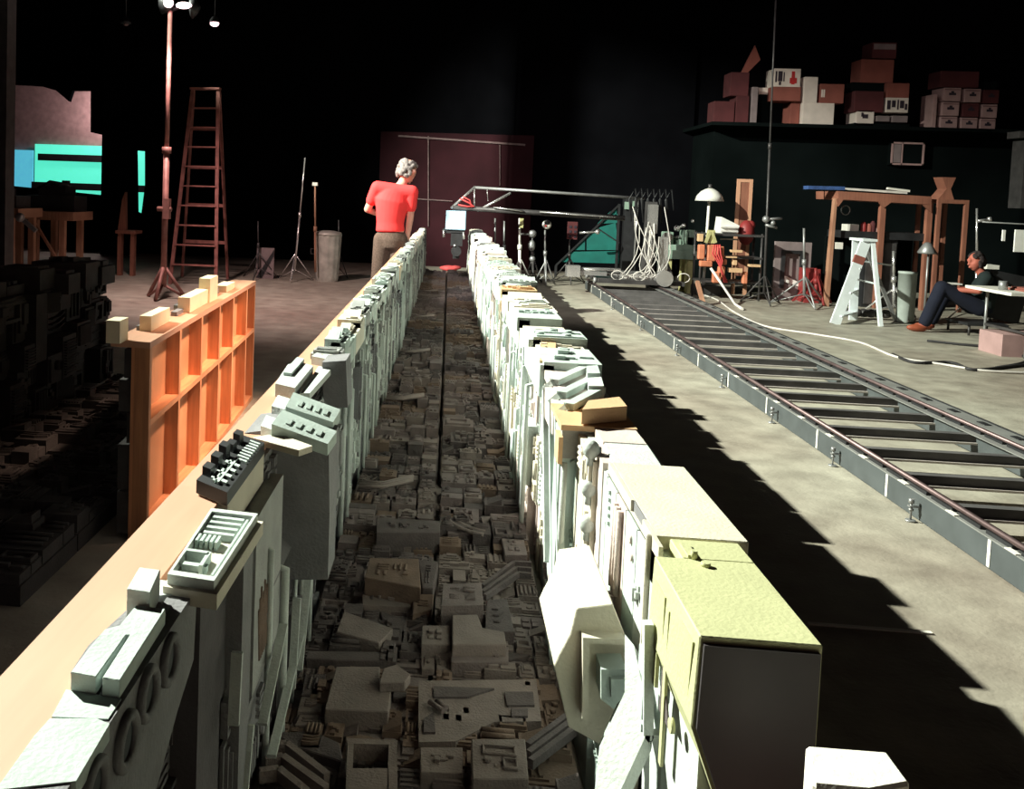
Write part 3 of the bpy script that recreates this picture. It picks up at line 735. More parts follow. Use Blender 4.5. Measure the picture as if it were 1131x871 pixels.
# the orange frame: back of a wall section (open pine studs) facing the big trench
t = thing('stud_wall_section', (-1.22,4.6,0), 'orange-lit open pine stud frame with a mid rail, pale blocks on top', 'wall frame')
A = (-1.15, 3.44); B = (-1.27, 5.95)
def pl(s, off, z):  # point along the frame
    x = A[0]+(B[0]-A[0])*s; y = A[1]+(B[1]-A[1])*s; return (x-off, y, z)
fr = lambda u,v,w: pl(u, w, v)
MB().fbox(fr, 0,1,0,.78,.062,.075).build('back_board','pine_orange',t)
MB().fbox(fr, 0,1,.775,.80,0,.16).build('top_plate','plywood_peach',t)
MB().fbox(fr, 0,1,0,.03,0,.062).build('bottom_plate','pine_orange',t)
yfrac = [0.0]
pass
def projpx(p):
    p = Vector(p)-Vector((0,0,H)); c = Xc*p.x+Yc*p.y+Zc*p.z; return PP[0]+F*c.x/-c.z, PP[1]-F*c.y/-c.z
for px in (198,222,242,257,272):
    yfrac.append(min((i/1000 for i in range(1001)), key=lambda s: abs(projpx(pl(s,0,.6))[0]-px)))
yfrac.append(.985)
for i, s in enumerate(yfrac):
    w = .008
    MB().fbox(fr, s, s+(.012 if i else .012), .03,.775,0,.062).build('stud','pine_end' if i == 0 else 'pine_orange',t)
for a, b in zip(yfrac, yfrac[1:]): MB().fbox(fr, a+.012, b, .46,.485,0,.062).build('mid_rail','pine_orange',t)
rr = random.Random(5); m = MB(); m2 = MB(); cells = []
fo = lambda u,v,w: pl(u, .075+w, v)
split(rr, 0,1,.02,.77,.06,.12,cells)
for c in cells: 
    h = rr.choice((.015,.03,.05)); m.fbox(fo,c[0]+.002,c[1]-.002,c[2]+.004,c[3]-.004,-.001,h)
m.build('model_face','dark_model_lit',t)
for s0,s1,w0,w1,h in ((-.03,.012,.10,.155,.89),(.10,.22,.07,.12,.865),(.34,.50,.05,.11,.875),(.50,.58,.04,.10,.93),(.70,.80,.05,.12,.84)):
    MB().fbox(fr,s0,s1,.801,h,w0,w1).build('top_block','block_pine',t)
m = MB()
for q in range(12):
    s = rr.uniform(.05,.92); w = rr.uniform(.06,.12); m.fbox(fr,s,s+.05,.80,.80+rr.choice((.012,.02,.03)),w,w+.03)
m.build('top_relief','cast_grey',t)
# ------------------------------------------------------------------ dolly track
XL, XR, YT0, YT1 = 2.20, 3.16, 2.6, 14.6
t = thing('camera_track', (2.7, 8.6, 0), 'long straight grey camera track with sleepers lying on the concrete floor', 'track')
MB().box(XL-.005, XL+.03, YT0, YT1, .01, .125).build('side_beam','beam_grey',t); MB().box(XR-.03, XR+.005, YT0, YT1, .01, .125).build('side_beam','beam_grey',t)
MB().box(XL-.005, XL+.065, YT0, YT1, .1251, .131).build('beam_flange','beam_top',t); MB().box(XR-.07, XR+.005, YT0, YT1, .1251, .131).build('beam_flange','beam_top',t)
for x in (XL+.025, XR-.01): MB().tube((x, YT0, .158), (x, YT1, .158), .013, 12).build('rail','rail_metal',t)
for x in (XL+.025, XR-.01):
    m = MB(); sy = YT0
    while sy < YT1-.2: m.box(x-.014,x+.014,sy,sy+.17,.1311,.146); sy += .21
    m.build('rail_pad','black_metal',t)
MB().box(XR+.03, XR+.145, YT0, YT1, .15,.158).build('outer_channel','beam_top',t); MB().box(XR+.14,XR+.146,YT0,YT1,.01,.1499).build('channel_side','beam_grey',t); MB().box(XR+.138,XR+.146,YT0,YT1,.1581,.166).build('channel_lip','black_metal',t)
m = MB(); sy = 2.7
while sy < 14.4: m.box(XR+.07,XR+.11,sy,sy+.085,.1581,.163); sy += .33
m2 = MB(); sy = 2.9
while sy < 14.4: m2.box(XR+.0051,XR+.1399,sy,sy+.03,.10,.1495); sy += .9
m2.build('channel_bracket','beam_grey',t)
m.build('channel_hole','black_metal',t)
sy = 2.78
while sy < 14.4:
    o = MB().box(XL+.03, XR-.03, sy, sy+.05, .078, .122).build('sleeper','tie_wood',t)
    MB().box(XL+.03, XR-.03, sy-.022, sy+.05, .066, .0775).build('sleeper_flange','beam_pale',o)
    sy += .465
sy = 2.9
while sy < 14:
    MB().box(XL-.0075,XL-.0052,sy,sy+.02,.015,.124).build('joint_plate','plate_white',t); sy += .85
m = MB(); sy = 2.75
while sy < 14.4: m.box(XL-.01,XL+.012,sy,sy+.07,.1311,.135); sy += .42
m.build('rail_clamp','plate_white',t)
for i, y in enumerate((4.3,5.15,6.1,7.2,8.6,10.2,12.0)):
    j = MB(); x = XL-.04; j.tube((x,y,0),(x,y,.008),.022,12); j.tube((x,y,.007),(x,y,.10),.005,8); j.tube((x,y,.05),(x,y,.06),.011,6); j.tube((x,y,.085),(x,y,.105),.012,6); j.box(x-.012,XL-.0055,y-.012,y+.012,.068,.074)
    j.build('levelling_jack','steel',t)
# ------------------------------------------------------------------ camera dolly at the far end of the track
def pt(px, py, Y): return atY(px, py, Y)
YD = 14.3
t = thing('camera_dolly', (2.7, YD, 0), 'motion camera dolly tangled with pale cables at the far end of the track', 'camera dolly')
MB().box(2.25,3.5,13.7,14.8,.19,.25).build('chassis','dark_metal',t)
m = MB()
for x in (2.22,3.14):
    for y in (13.85,14.65): m.tube((x-.02,y,.215),(x+.02,y,.215),.045,14)
m.build('wheel','steel',t)
m = MB(); m.box(2.60,3.35,13.9,14.5,.25,.33); m.box(1.9,2.4,13.9,14.0,.28,.34); m.tube((1.85,13.95,.36),(2.6,13.9,.38),.03,8); m.tube((1.9,14.1,.30),(2.7,14.0,.30),.025,8); m.box(1.8,2.0,13.85,14.05,.25,.42)
m.build('outrigger','chrome',t)
a = pt(718,235,14.1); b = pt(712,300,14.1)
m = MB(); m.box(a.x-.06,a.x+.08,14.0,14.2,.33,1.42); m.beam((a.x-.1,14.0,.3),(a.x-.02,14.1,1.0),.05,.05); m.beam((a.x+.35,14.0,.3),(a.x+.1,14.1,.9),.08,.05); m.build('tower','dark_metal',t)
m = MB(); m.box(a.x-.055,a.x+.075,13.9,14.0,.95,1.38); m.tube((a.x-.0,13.95,.3),(a.x-.0,13.95,1.0),.035,8); m.box(a.x+.12,a.x+.26,13.93,14.0,.35,.9); m.build('motor_housing','chrome',t, 'pale motor housing')
rr = random.Random(11); 
cm = MB()
for q in range(14):
    s = Vector((a.x+rr.uniform(-.25,.2),13.88,rr.uniform(.7,1.35))); e = Vector((a.x+rr.uniform(-.45,.3),13.8,.30)); pts = []
    for i in range(9):
        f = i/8; p = s.lerp(e, f); p.z -= .35*math.sin(math.pi*f)*(1-.3*f); p.z = max(p.z,.27); p.x += .08*math.sin(6*f+q); pts.append(p)
    cm.path(pts, .007, 5)
for q in range(4):
    c = Vector((a.x-.5+q*.32,13.75,.31)); cm.path([c+Vector((.09*math.cos(k*.7),.0,.07*math.sin(k*.7))) for k in range(10)], .008, 5)
cm.build('cable_loom','cable_white',t)
m = MB()
for q in range(7):
    x = a.x-.25+q*.09; m.path([(x,14.2,1.1),(x-.05,14.2,1.45),(x+.03,14.2,1.62),(x+.08,14.2,1.3)], .012, 5)
m.build('black_cable','black_metal',t)
m = MB(); c = pt(738,310,13.7); m.tube((c.x-.07,13.6,.30),(c.x-.07,13.7,.30),.12,16); m.build('cable_reel','chrome',t)
# boom arm: two long tubes carrying the camera head over the trench
b_ = thing('camera_boom', (a.x-.3, 14.4, 1.2), 'long twin-tube camera boom reaching over the end of the trench', 'camera boom')
YBm = 14.3
m = MB(); m.tube(pt(525,207,YBm), pt(712,219,YBm), .022, 8); m.build('upper_tube','steel',b_)
m = MB(); m.tube(pt(500,229,YBm), pt(690,241,YBm), .04, 8); m.build('lower_tube','dark_metal',b_); 
m = MB(); m.tube(pt(545,229,YBm-.06), pt(578,233,YBm-.06), .015, 6); m.tube(pt(596,234,YBm-.06), pt(680,240,YBm-.06), .015, 6); m.build('pipe_clamped_on','chrome',b_)
m = MB(); m.tube(pt(498,230,YBm), pt(525,206,YBm), .02,8); m.tube(pt(524,207,YBm), pt(524,232,YBm), .012,6); m.tube(pt(527,233,YBm), pt(564,213,YBm), .02,8); m.tube(pt(705,219,YBm), pt(700,290,YBm), .012,6); m.tube(pt(538,208,YBm), pt(539,222,YBm), .006,6); m.build('brace','chrome',b_)
m = MB(); m.path([pt(508,219,YBm-.05),pt(518,224,YBm-.05),pt(524,228,YBm-.05),pt(516,228,YBm-.05),pt(506,226,YBm-.05)],.015,6); m.path([pt(511,217,YBm-.05),pt(519,221,YBm-.05),pt(521,229,YBm-.05)],.012,6); m.build('cable_coil','cable_red',b_)
x0,x1,z0,z1 = pr(492,233,515,253,YBm)
MB().box(x0,x1,YBm-.14,YBm+.14,z0,z1).build('reflector_box','sky_box',b_,'pale blue-grey box at the boom tip',.01)
m = MB(); x0,x1,z0,z1 = pr(493,253,513,257,YBm); m.box(x0-.06,x1,YBm-.1,YBm+.1,z0,z1); x0,x1,z0,z1 = pr(497,257,511,285,YBm); m.box(x0,x1,YBm-.1,YBm+.1,z0+.2,z1); m.tube(((x0+x1)/2,YBm-.15,z0+.12),((x0+x1)/2,YBm+.1,z0+.12),.08,12); m.box(x0+.04,x1-.04,YBm-.05,YBm+.05,z0,z0+.25)
m.build('camera_head','black_metal',b_)
m = MB(); 
for px,py in ((490,254),(512,256)): m.tube(pt(px,py,YBm-.12),pt(px,py+8,YBm-.12),.018,6)
m.ball(pt(502,271,YBm-.16),.02); m.ball(pt(506,279,YBm-.12),.025); m.build('head_fitting','chrome',b_)
# red cloth at the trench end
m = MB(); c = Vector(atY(496,301,16.9)); c.z = .055; m.ball(c,.10,14,(1.7,1.1,.55)); m.ball(c+Vector((.12,-.02,.02)),.08,12,(1.3,1,.5)); m.ball(c+Vector((-.11,.03,.0)),.06,12,(1.2,1,.6))
m.build('red_cloth','red_bag',label='crumpled red cloth lying on the floor just past the far end of the trench',cat='cloth')
# ------------------------------------------------------------------ cables on the floor
def floor_cable(px, r, mname, label, cat='cable'):
    P = [atZ(x, y, r+.001) for x, y in px]; out = []
    for i in range(len(P)-1):
        p0 = P[max(i-1,0)]; p1 = P[i]; p2_ = P[i+1]; p3 = P[min(i+2,len(P)-1)]
        for k in range(5):
            f = k/5; out.append(.5*((2*p1)+(p2_-p0)*f+(2*p0-5*p1+4*p2_-p3)*f*f+(3*p1-p0-3*p2_+p3)*f**3))
    out.append(P[-1])
    MB().path(out, r, 6).build('floor_cable', mname, label=label, cat=cat)
floor_cable([(775,325),(792,331),(812,345),(845,360),(900,369),(950,378),(990,394),(1040,402),(1085,409),(1140,412)], .012, 'cable_white', 'long pale cable running along the far side of the track')
floor_cable([(986,391),(1010,400),(1050,400),(1075,408),(1120,404),(1140,402)], .014, 'cable_dark', 'dark cable loops on the floor near the desk')
floor_cable([(1024,376),(1060,380),(1100,384),(1128,392),(1131,400),(1100,406)], .014, 'cable_dark', 'dark cable curving on the floor below the desk')
m = MB(); P = [atY(785,296,13.6), atY(800,318,13.6), atZ(812,336,.02), atZ(820,341,.02)]; m.path(P,.02,6); m.build('hanging_cable','cable_white',label='pale cable hanging from the orange cart down to the floor',cat='cable')
m = MB(); m.beam(atY(770,311,13.3), atZ(777,336,.02), .05,.05); m.build('timber_offcut','old_wood',label='short pale stick leaning on the far end of the track',cat='stick')
m = MB(); a_ = atZ(893,688,.004); b__ = atZ(1015,685.5,.004); m.box(a_.x,b__.x,a_.y-.008,a_.y+.008,.0005,.006); m.build('floor_strip','plate_white',label='thin pale strip lying across the shadow beside the end box',cat='strip')
# white block lower right on a dark crate
P = [atZ(*p,.72) for p in ((890,822),(980,829),(1006,864),(962,872),(898,866))]
MB().prism(P,(0,0,-.09)).build('foam_block','foam_white',label='bright white chipped foam block, low right beside the yellow-green box',cat='foam block',bevel=.004)
x0 = min(p.x for p in P)+.012; x1 = max(p.x for p in P)-.02; y0 = min(p.y for p in P)+.008; y1 = max(p.y for p in P)-.02
MB().box(x0,x1,y0,y1,0,.6295).build('dark_crate','rust_metal',label='dark crate under the white foam block',cat='crate')
# ------------------------------------------------------------------ back area helpers
def stand(label, px, ytop, ybase, Y=None, r=.014, mt='steel', name='light_stand', legs=True, head=None, cat='stand', group=None, spread=.32):
    g = atZ(px if isinstance(px,(int,float)) else px[1], ybase, 0); Y = Y or g.y
    bx = atY(px if isinstance(px,(int,float)) else px[1], ybase, Y).x; top = atY(px if isinstance(px,(int,float)) else px[0], ytop, Y)
    t = thing(name, (bx,Y,0), label, cat, group)
    m = MB(); mid = Vector((bx,Y,.15)).lerp(top,.5); m.tube((bx,Y,.15), mid, r*1.3, 8); m.build('lower_pole',mt,t)
    m = MB(); m.tube(mid, top, r, 8); m.tube(mid-Vector((0,0,.04)), mid+Vector((0,0,.04)), r*2, 8); m.build('upper_pole',mt,t)
    if legs:
        for k in range(3):
            a = k*2.094+.5; e = Vector((bx+spread*math.cos(a),Y+spread*math.sin(a),.012)); m = MB(); m.tube((bx,Y,.42), e, r*.8, 6); m.tube(e, Vector((bx,Y,.18)), r*.6, 6); m.build('leg',mt,t)
    return t, top
# tall lamp stand left
t, top = stand('tall rusty lamp stand with glowing lamp heads near the ceiling, left of the tall ladder', (188,180), 12, 330, r=.03, mt='rust_metal', name='lamp_stand', spread=.28)
LT = top
m = MB(); c = atY(184,3,top.y); m.lathe(c, [(.02,.10),(.10,.06),(.14,-.06)],14,'x'); m.build('lamp_head','black_metal',t)
m = MB(); m.lathe(atY(207,8,top.y), [(.14,.06),(.10,.1),(.02,.16)],14,'x'); m.tube(top,atY(205,6,top.y),.02,6); m.build('lamp_head','black_metal',t)
m = MB(); m.ball(atY(186,3,top.y-.12),.06); m.ball(atY(203,6,top.y-.12),.05,12,(2.0,1,.8)); m.build('lamp_bulb','lamp_glow',t,'glowing pink-white bulb')
m = MB(); m.box(top.x-.02,top.x+.06,top.y-.06,top.y+.02,1.0,1.25); m.tube((top.x-.1,top.y-.02,1.12),(top.x+.08,top.y-.02,1.12),.03,8); m.build('stand_clamp','rust_metal',t)
for px,py,l in ((237,25,'small glowing lamp head hanging right of the tall stand top'),(139,26,'small dim lamp head hanging left of the tall stand top')):
    t = thing('hanging_lamp', atY(px,py,12), l, 'lamp'); c = atY(px,py,12)
    m = MB(); m.lathe(c,[(.03,.08),(.07,.02),(.07,-.0)],12); m.tube(c+Vector((0,0,.08)),Vector((c.x,c.y,7)),.006,6); hs_ = m.build('housing','black_metal',t)
    m = MB(); m.ball(c-Vector((0,0,.01)),.06 if px>200 else .035,12,(1,1,.7)); m.build('lamp_bulb','lamp_glow' if px>200 else 'dim_line',hs_)
# tall wooden step ladder
YLd = 13.0
t = thing('tall_step_ladder', tuple(atZ(218,312,0)), 'tall dark wooden step ladder beside the lamp stand', 'ladder'); ORG[t] = Vector(atZ(218,312,0))
def W3(px,py,Y): return atY(px,py,Y)
def ground(px,Y): 
    z = 0; v = atY(px,215,Y); return Vector((v.x,Y,0))
topL = W3(213,98,YLd); topR = W3(241,98,YLd); bL = ground(190,YLd-.35); bR = ground(241,YLd-.35)
for a,b in ((topL,bL),(topR,bR)): MB().beam(a,b,.05,.03).build('side_rail','ladder_wood',t)
b2L = ground(203,YLd+.7); b2R = ground(254,YLd+.7)
for a,b in ((topL+Vector((0,.06,0)),b2L),(topR+Vector((0,.06,0)),b2R)): MB().beam(a,b,.04,.03).build('rear_leg','ladder_wood',t)
MB().beam(topL-Vector((.03,0,0)),topR+Vector((.03,0,0)),.12,.03).build('top_cap','ladder_wood',t)
for i in range(9):
    f = (i+1)/10; MB().beam(topL.lerp(bL,f),topR.lerp(bR,f),.09,.02).build('step','ladder_wood',t)
for i in range(4):
    f = (i+1)/5; MB().beam((topL+Vector((0,.06,0))).lerp(b2L,f),(topR+Vector((0,.06,0))).lerp(b2R,f),.03,.05).build('rear_rung','ladder_wood',t)
# stands at the left back
stand('thin pale stand leaning slightly, second left of the trash can', (337,325), 174, 310, r=.012, mt='chrome', group=None)
t,tp = stand('thin stand with a small white cap, touching the left of the trash can', 348, 205, 311, r=.014, mt='old_wood', legs=False)
m = MB().box(tp.x-.04,tp.x+.04,tp.y-.03,tp.y+.03,tp.z,tp.z+.05); m.build('white_cap','plate_white',t)
t,tp = stand('low dark stand behind the white panel, left back', 285, 244, 308, r=.010, mt='dark_metal')
stand('low dark stand right of the trash can', 374, 243, 308, r=.010, mt='dark_metal', spread=.16)
x0,x1,z0,z1 = pr(283,274,303,306,14.0)
t = thing('leaning_panel', ((x0+x1)/2,14,0), 'small pale panel with a diagonal stripe, standing left of the thin stands', 'panel')
MB().box(x0,x1,14.0,14.03,0,z1).build('board','canvas_grey',t); m = MB(); m.prism([(x0,13.99,z0),(x0+.09,13.99,z0),(x1,13.99,z1-.12),(x1,13.99,z1-.02)],(0,.009,0)); m.build('stripe','black_metal',t)
# trash can
c = atZ(361,310,0); t = thing('trash_can', tuple(c), 'ribbed galvanised trash can against the dark back', 'trash can')
rb = []
for i in range(48):
    a = 2*math.pi*i/48; rb.append(a)
m = MB(); n = 48; vs = []
for z, r in ((0,.17),(.05,.175),(.70,.205),(.72,.21)):
    for i in range(n):
        a = 2*math.pi*i/n; rr_ = r*(1+(.03 if i%4<2 else 0)*(1 if .02<z<.71 else 0)); vs.append(c+Vector((rr_*math.cos(a), rr_*math.sin(a), z)))
m.add(vs,[(k*n+i,k*n+(i+1)%n,(k+1)*n+(i+1)%n,(k+1)*n+i) for k in range(3) for i in range(n)]+[tuple(range(n-1,-1,-1))],False); m.build('can_body','galvanised',t)
MB().lathe(c+Vector((0,0,.72)),[(.205,0),(.215,0),(.22,.02),(.20,.05),(.1,.07),(.02,.075)],24).build('can_lid','galvanised',t)
MB().path([c+Vector((-.22,-.05,.5)),c+Vector((-.26,-.05,.5)),c+Vector((-.26,-.05,.42)),c+Vector((-.215,-.05,.42))],.008).build('can_handle','dark_metal',t)
# saw horse tables at the left
def trestle(label, x0p, x1p, ytop, Y, legs, mtop='bench_wood'):
    a = atY(x0p,ytop,Y); b = atY(x1p,ytop,Y); z = (a.z+b.z)/2
    t = thing('work_table', ((a.x+b.x)/2,Y,0), label, 'table')
    MB().box(a.x,b.x,Y-.35,Y+.35,z-.12,z).build('table_top',mtop,t)
    for px in legs:
        x = atY(px,260,Y).x
        for dy in (-.3,.3): MB().box(x-.04,x+.04,Y+dy-.04,Y+dy+.04,0,z-.12).build('leg',mtop,t)
    x = atY(legs[0],260,Y).x; xe = atY(legs[-1],260,Y).x
    MB().beam((x,Y-.35,z-.15),(xe,Y-.35,.25),.05,.03).build('brace',mtop,t)
    return z, a.x, b.x
z,xa,xb = trestle('wooden trestle table with a diagonal brace, under the cyan window', 40, 92, 233, 12.5, (50,79), 'old_wood')
m = MB(); rr = random.Random(3)
t = thing('clutter_pile', ((xa+xb)/2,12.5,z+.001), 'low dark heap of gear on the trestle table, black against the cyan window', 'gear')
x = xa-.5
m = MB(); m.box(xa-.05,xb-.05,12.3,12.75,z+.002,z+.22); m.box(xa+.1,xb-.2,12.35,12.7,z+.22,z+.36); m.box(xb-.28,xb-.2,12.4,12.5,z+.36,z+.44); m.box(xa+.25,xa+.33,12.4,12.5,z+.36,z+.42); m.build('crates','black_metal',t)
m = MB(); m.path([(xa+.1,12.3,z+.3),(xa+.3,12.28,z+.42),(xa+.6,12.28,z+.38)],.02); m.build('hose','black_metal',t)
z2,xa2,xb2 = trestle('wooden trestle table at the left edge beside the column', -20, 34, 229, 11.5, (10,24), 'old_wood')
m = MB(); m.box(xa2+.1,xb2-.1,11.3,11.7,z2+.001,z2+.16); m.box(xa2+.2,xb2-.25,11.35,11.6,z2+.16,z2+.25); m.build('tool_case','dark_metal',label='dark tool case on the left edge trestle table',cat='case')
m = MB(); a = atY(20,238,11.2); m.beam(a, atY(40,255,11.2), .05,.05); m.ball(atY(22,240,11.15),.06); m.build('clamp_lamp','steel',label='pale clamp lamp hooked on the left edge trestle table',cat='lamp')
# wood offcut near the slit
x0,x1,z0,z1 = pr(130,212,138,254,13.5); m = MB(); m.prism([(x0,13.5,z0),(x1+.02,13.5,z0),(x1,13.5,z1),(x0+.06,13.5,z1-.12)],(0,.1,0)); m.box(x0-.02,x1+.2,13.45,13.75,z0-.05,z0-.001); m.box(x0,x0+.06,13.5,13.6,0,z0-.05); m.box(x1+.1,x1+.16,13.5,13.6,0,z0-.05)
m.build('sawn_plank','bench_wood',label='short orange plank upright on a low rack below the narrow cyan slit',cat='plank')
# C-stands behind the right wall
stand('dark stand nearest the boom tip, behind the right wall', 547, 241, 285, Y=14.9, r=.014, mt='steel', spread=.12)
stand('second dark stand from the boom tip, behind the right wall', 557, 244, 290, Y=15.2, r=.014, mt='steel', spread=.14)
t,tp = stand('white tripod stand under the boom with a pale sleeve', 574, 241, 305, Y=14.8, r=.018, mt='white_enamel', spread=.26)
m = MB().box(tp.x-.0,tp.x+.06,tp.y-.03,tp.y+.03,tp.z-.15,tp.z); m.build('sleeve','ochre_enamel',t)
t,tp = stand('stand with a dark knuckle head and pale clamps', 588, 258, 310, Y=15.3, r=.016, mt='dark_metal', spread=.18)
m = MB(); m.ball(tp,.07); m.ball(tp+Vector((0,0,-.2)),.06,12,(1,1,1.6)); m.tube(tp,tp+Vector((-.2,0,-.02)),.02,6); m.ball(tp+Vector((.02,0,-.42)),.05); m.build('knuckle_head','steel',t)
t,tp = stand('stand carrying a round white lamp with a red mark', 602, 254, 312, Y=14.9, r=.014, mt='steel', spread=.2)
m = MB(); c = atY(604,248,15.0); m.ball(c,.075,14,(1,.6,1)); m.build('round_lamp','plate_white',t); m = MB(); m.ball(c+Vector((0,-.04,.04)),.05,12,(1,.4,.8)); m.build('lamp_hood','black_metal',t); m = MB(); m.ball(c+Vector((-.02,-.045,-.02)),.018); m.build('red_mark','ink_red',t)
t,tp = stand('stand with a small dark red perforated board', 629, 262, 300, Y=15.4, r=.012, mt='dark_metal')
x0,x1,z0,z1 = pr(626,245,638,264,15.38); m = MB().box(x0,x1,15.36,15.39,z0,z1); m.build('perforated_board','carton_dark',t)
m = MB()
for i in range(2):
    for j in range(3): m.box(x0+.03+i*.08,x0+.07+i*.08,15.35,15.3601,z0+.03+j*.08,z0+.07+j*.08)
m.build('holes','ink',t)
# teal tarpaulin
t = thing('teal_tarpaulin', tuple(ground(665,16.6)), 'teal tarpaulin stretched over a sloping dark frame behind the boom', 'tarpaulin'); ORG[t] = ground(665,16.6)
for q in (((655,253),(680,246),(681,255),(680,276),(648,276),(648,261)), ((646,262),(646,276),(632,276)), ((629,278),(684,277),(684,291),(618,289)), ((681,229),(681,238),(671,236)),((682,236),(684,246),(660,247),(665,242))):
    MB().prism([atY(*p,16.6) for p in q],(0,.02,0)).build('tarp_panel','teal_cloth',t)
m = MB(); m.beam(atY(614,293,16.58),atY(684,226,16.58),.03,.03); m.beam(atY(660,252,16.55),atY(684,268,16.55),.05,.02); m.beam(atY(684,225,16.58),Vector((atY(684,225,16.58).x,16.58,0)),.04,.04); m.beam(atY(614,293,16.58),Vector((atY(614,293,16.58).x,16.58,0)),.04,.04); m.build('tarp_frame','black_metal',t)
m = MB(); m.tube(atY(640,257,16.0),atY(660,256,16.0),.02,6); m.ball(atY(660,256,16.0),.045); m.build('pale_handle','chrome',t)
m = MB()
for q in ((690,223,695,231),(699,222,701,228)): x0,x1,z0,z1 = pr(*q,16.4); m.box(x0,x1,16.4,16.45,z0,z1)
x0,x1,z0,z1 = pr(686,220,705,300,16.5); m2 = MB().box(x0,x1,16.46,16.7,0,z1)
t = thing('equipment_rack',(x0,16.6,0),'tall black rack with two small mint tags, right of the teal tarpaulin','rack'); m2.build('cabinet','black_metal',t); m.build('mint_tag','mint_enamel',t)
# mint lathe
YLt = 14.9
x0,x1,z0,z1 = pr(735,270,762,277,YLt)
t = thing('metal_lathe', ((x0+x1)/2,YLt,0), 'mint-green machine tool on a bench, right of the camera dolly', 'machine tool')
MB().box(x0,x1,YLt-.25,YLt+.25,z0,z1).build('bed','mint_enamel',t,bevel=.01)
xa,xb,za,zb = pr(729,276,765,284,YLt); MB().box(xa,xb,YLt-.3,YLt+.3,za,zb).build('bench_top','mint_enamel',t)
for q in ((734,284,738,312),(754,284,762,312)):
    xa,xb,za,zb = pr(*q,YLt); MB().box(xa,xb,YLt-.25,YLt-.1,0,zb).build('leg','ochre_enamel',t); MB().box(xa,xb,YLt+.1,YLt+.25,0,zb).build('leg','ochre_enamel',t)
m = MB(); xa,xb,za,zb = pr(732,256,742,270,YLt); m.box(xa,xb,YLt-.15,YLt+.15,za,zb+.0); xa,xb,za,zb = pr(752,254,758,270,YLt); m.box(xa,xb,YLt-.12,YLt+.12,za,zb); xa,xb,za,zb = pr(744,264,751,270,YLt); m.box(xa,xb,YLt-.12,YLt+.12,za,zb); xa,xb,za,zb = pr(759,254,767,262,YLt); m.box(xa,xb,YLt-.1,YLt+.1,za,zb)
m.build('headstock','mint_enamel',t,bevel=.01)
m = MB(); m.tube(atY(737,262,YLt-.2),atY(737,262,YLt-.16)+Vector((0,.02,0)),.08,14); m.tube(atY(742,262,YLt),atY(754,262,YLt),.03,8); m.ball(atY(748,252,YLt-.1),.05); m.ball(atY(755,249,YLt-.1),.035); m.tube(atY(748,252,YLt-.1),atY(757,248,YLt-.1),.02,6); m.ball(atY(765,244,YLt-.1),.03); m.build('chuck','chrome',t)
# dome lamp
t = thing('dome_lamp', tuple(ground(784,14.6)), 'work lamp with a wide white dome shade above the orange cart', 'lamp'); ORG[t] = ground(784,14.6)
c = atY(784,212,14.6); MB().lathe(c,[(.02,.06),(.06,.05),(.13,.01),(.19,-.06),(.215,-.14),(.205,-.14),(.18,-.06),(.12,.0),(.02,.04)],24).build('lamp_shade','white_enamel',t)
MB().tube(c-Vector((0,0,.02)),Vector((c.x-.02,14.6,.15)),.022,8).build('pole','white_enamel',t)
m = MB(); m.tube(c+Vector((0,0,.05)),c+Vector((0,0,.12)),.03,8); m.build('socket','dark_metal',t)
m = MB(); m.box(c.x-.2,c.x+.2,14.4,14.8,0.01,.15); m.build('base','dark_metal',t)
# orange cart of gear
YC = 14.1
xa,xb,za,zb = pr(768,266,812,300,YC)
t = thing('equipment_cart', ((xa+xb)/2,YC,0), 'cluttered orange equipment cart under the white dome lamp', 'cart')
for z in (.25,.62,.95): MB().box(xa,xb+.35,YC-.2,YC+.2,z,z+.03).build('shelf','dark_metal',t)
for x in (xa+.02,xb+.33):
    for y in (YC-.18,YC+.18): MB().tube((x,y,.0),(x,y,1.0),.016,6).build('leg','dark_metal',t)
m = MB(); rr = random.Random(8)
for q in ((770,270,778,286),(780,270,790,288),(790,272,799,289),(772,288,786,294),(792,294,800,306),(786,300,796,312),(796,286,802,292),(819,300,825,313)): x0,x1,z0,z1 = pr(*q,YC-.24); m.box(x0,x1,YC-.30,YC-.21,z0,z1)
m.build('orange_box','orange_paint',t,bevel=.012)
m = MB()
for q in ((804,296,818,300),(806,276,818,278),(800,283,812,284),(826,292,838,294),(808,287,812,292),(770,258,775,266)): x0,x1,z0,z1 = pr(*q,YC-.24); m.box(x0,x1,YC-.33,YC-.22,z0,z1)
m.build('pale_fitting','cast_orange',t)
m = MB(); x0,x1,z0,z1 = pr(780,254,788,268,YC-.2); m.box(x0,x1,YC-.3,YC-.2,z0,z1); m.beam(atY(786,256,YC-.3),atY(790,268,YC-.3),.06,.04); m.beam(atY(784,256,YC-.3),atY(779,268,YC-.3),.06,.04); m.build('yellow_bracket','ochre_enamel',t)
m = MB()
for q in range(4): m.path([atY(789+q*2,270,YC-.36),atY(787+q*3,280,YC-.36),atY(792+q*2,288,YC-.36),atY(796,296,YC-.36),atY(800+q,312,YC-.36)],.012,5)
m.build('red_cable','cable_red',t)
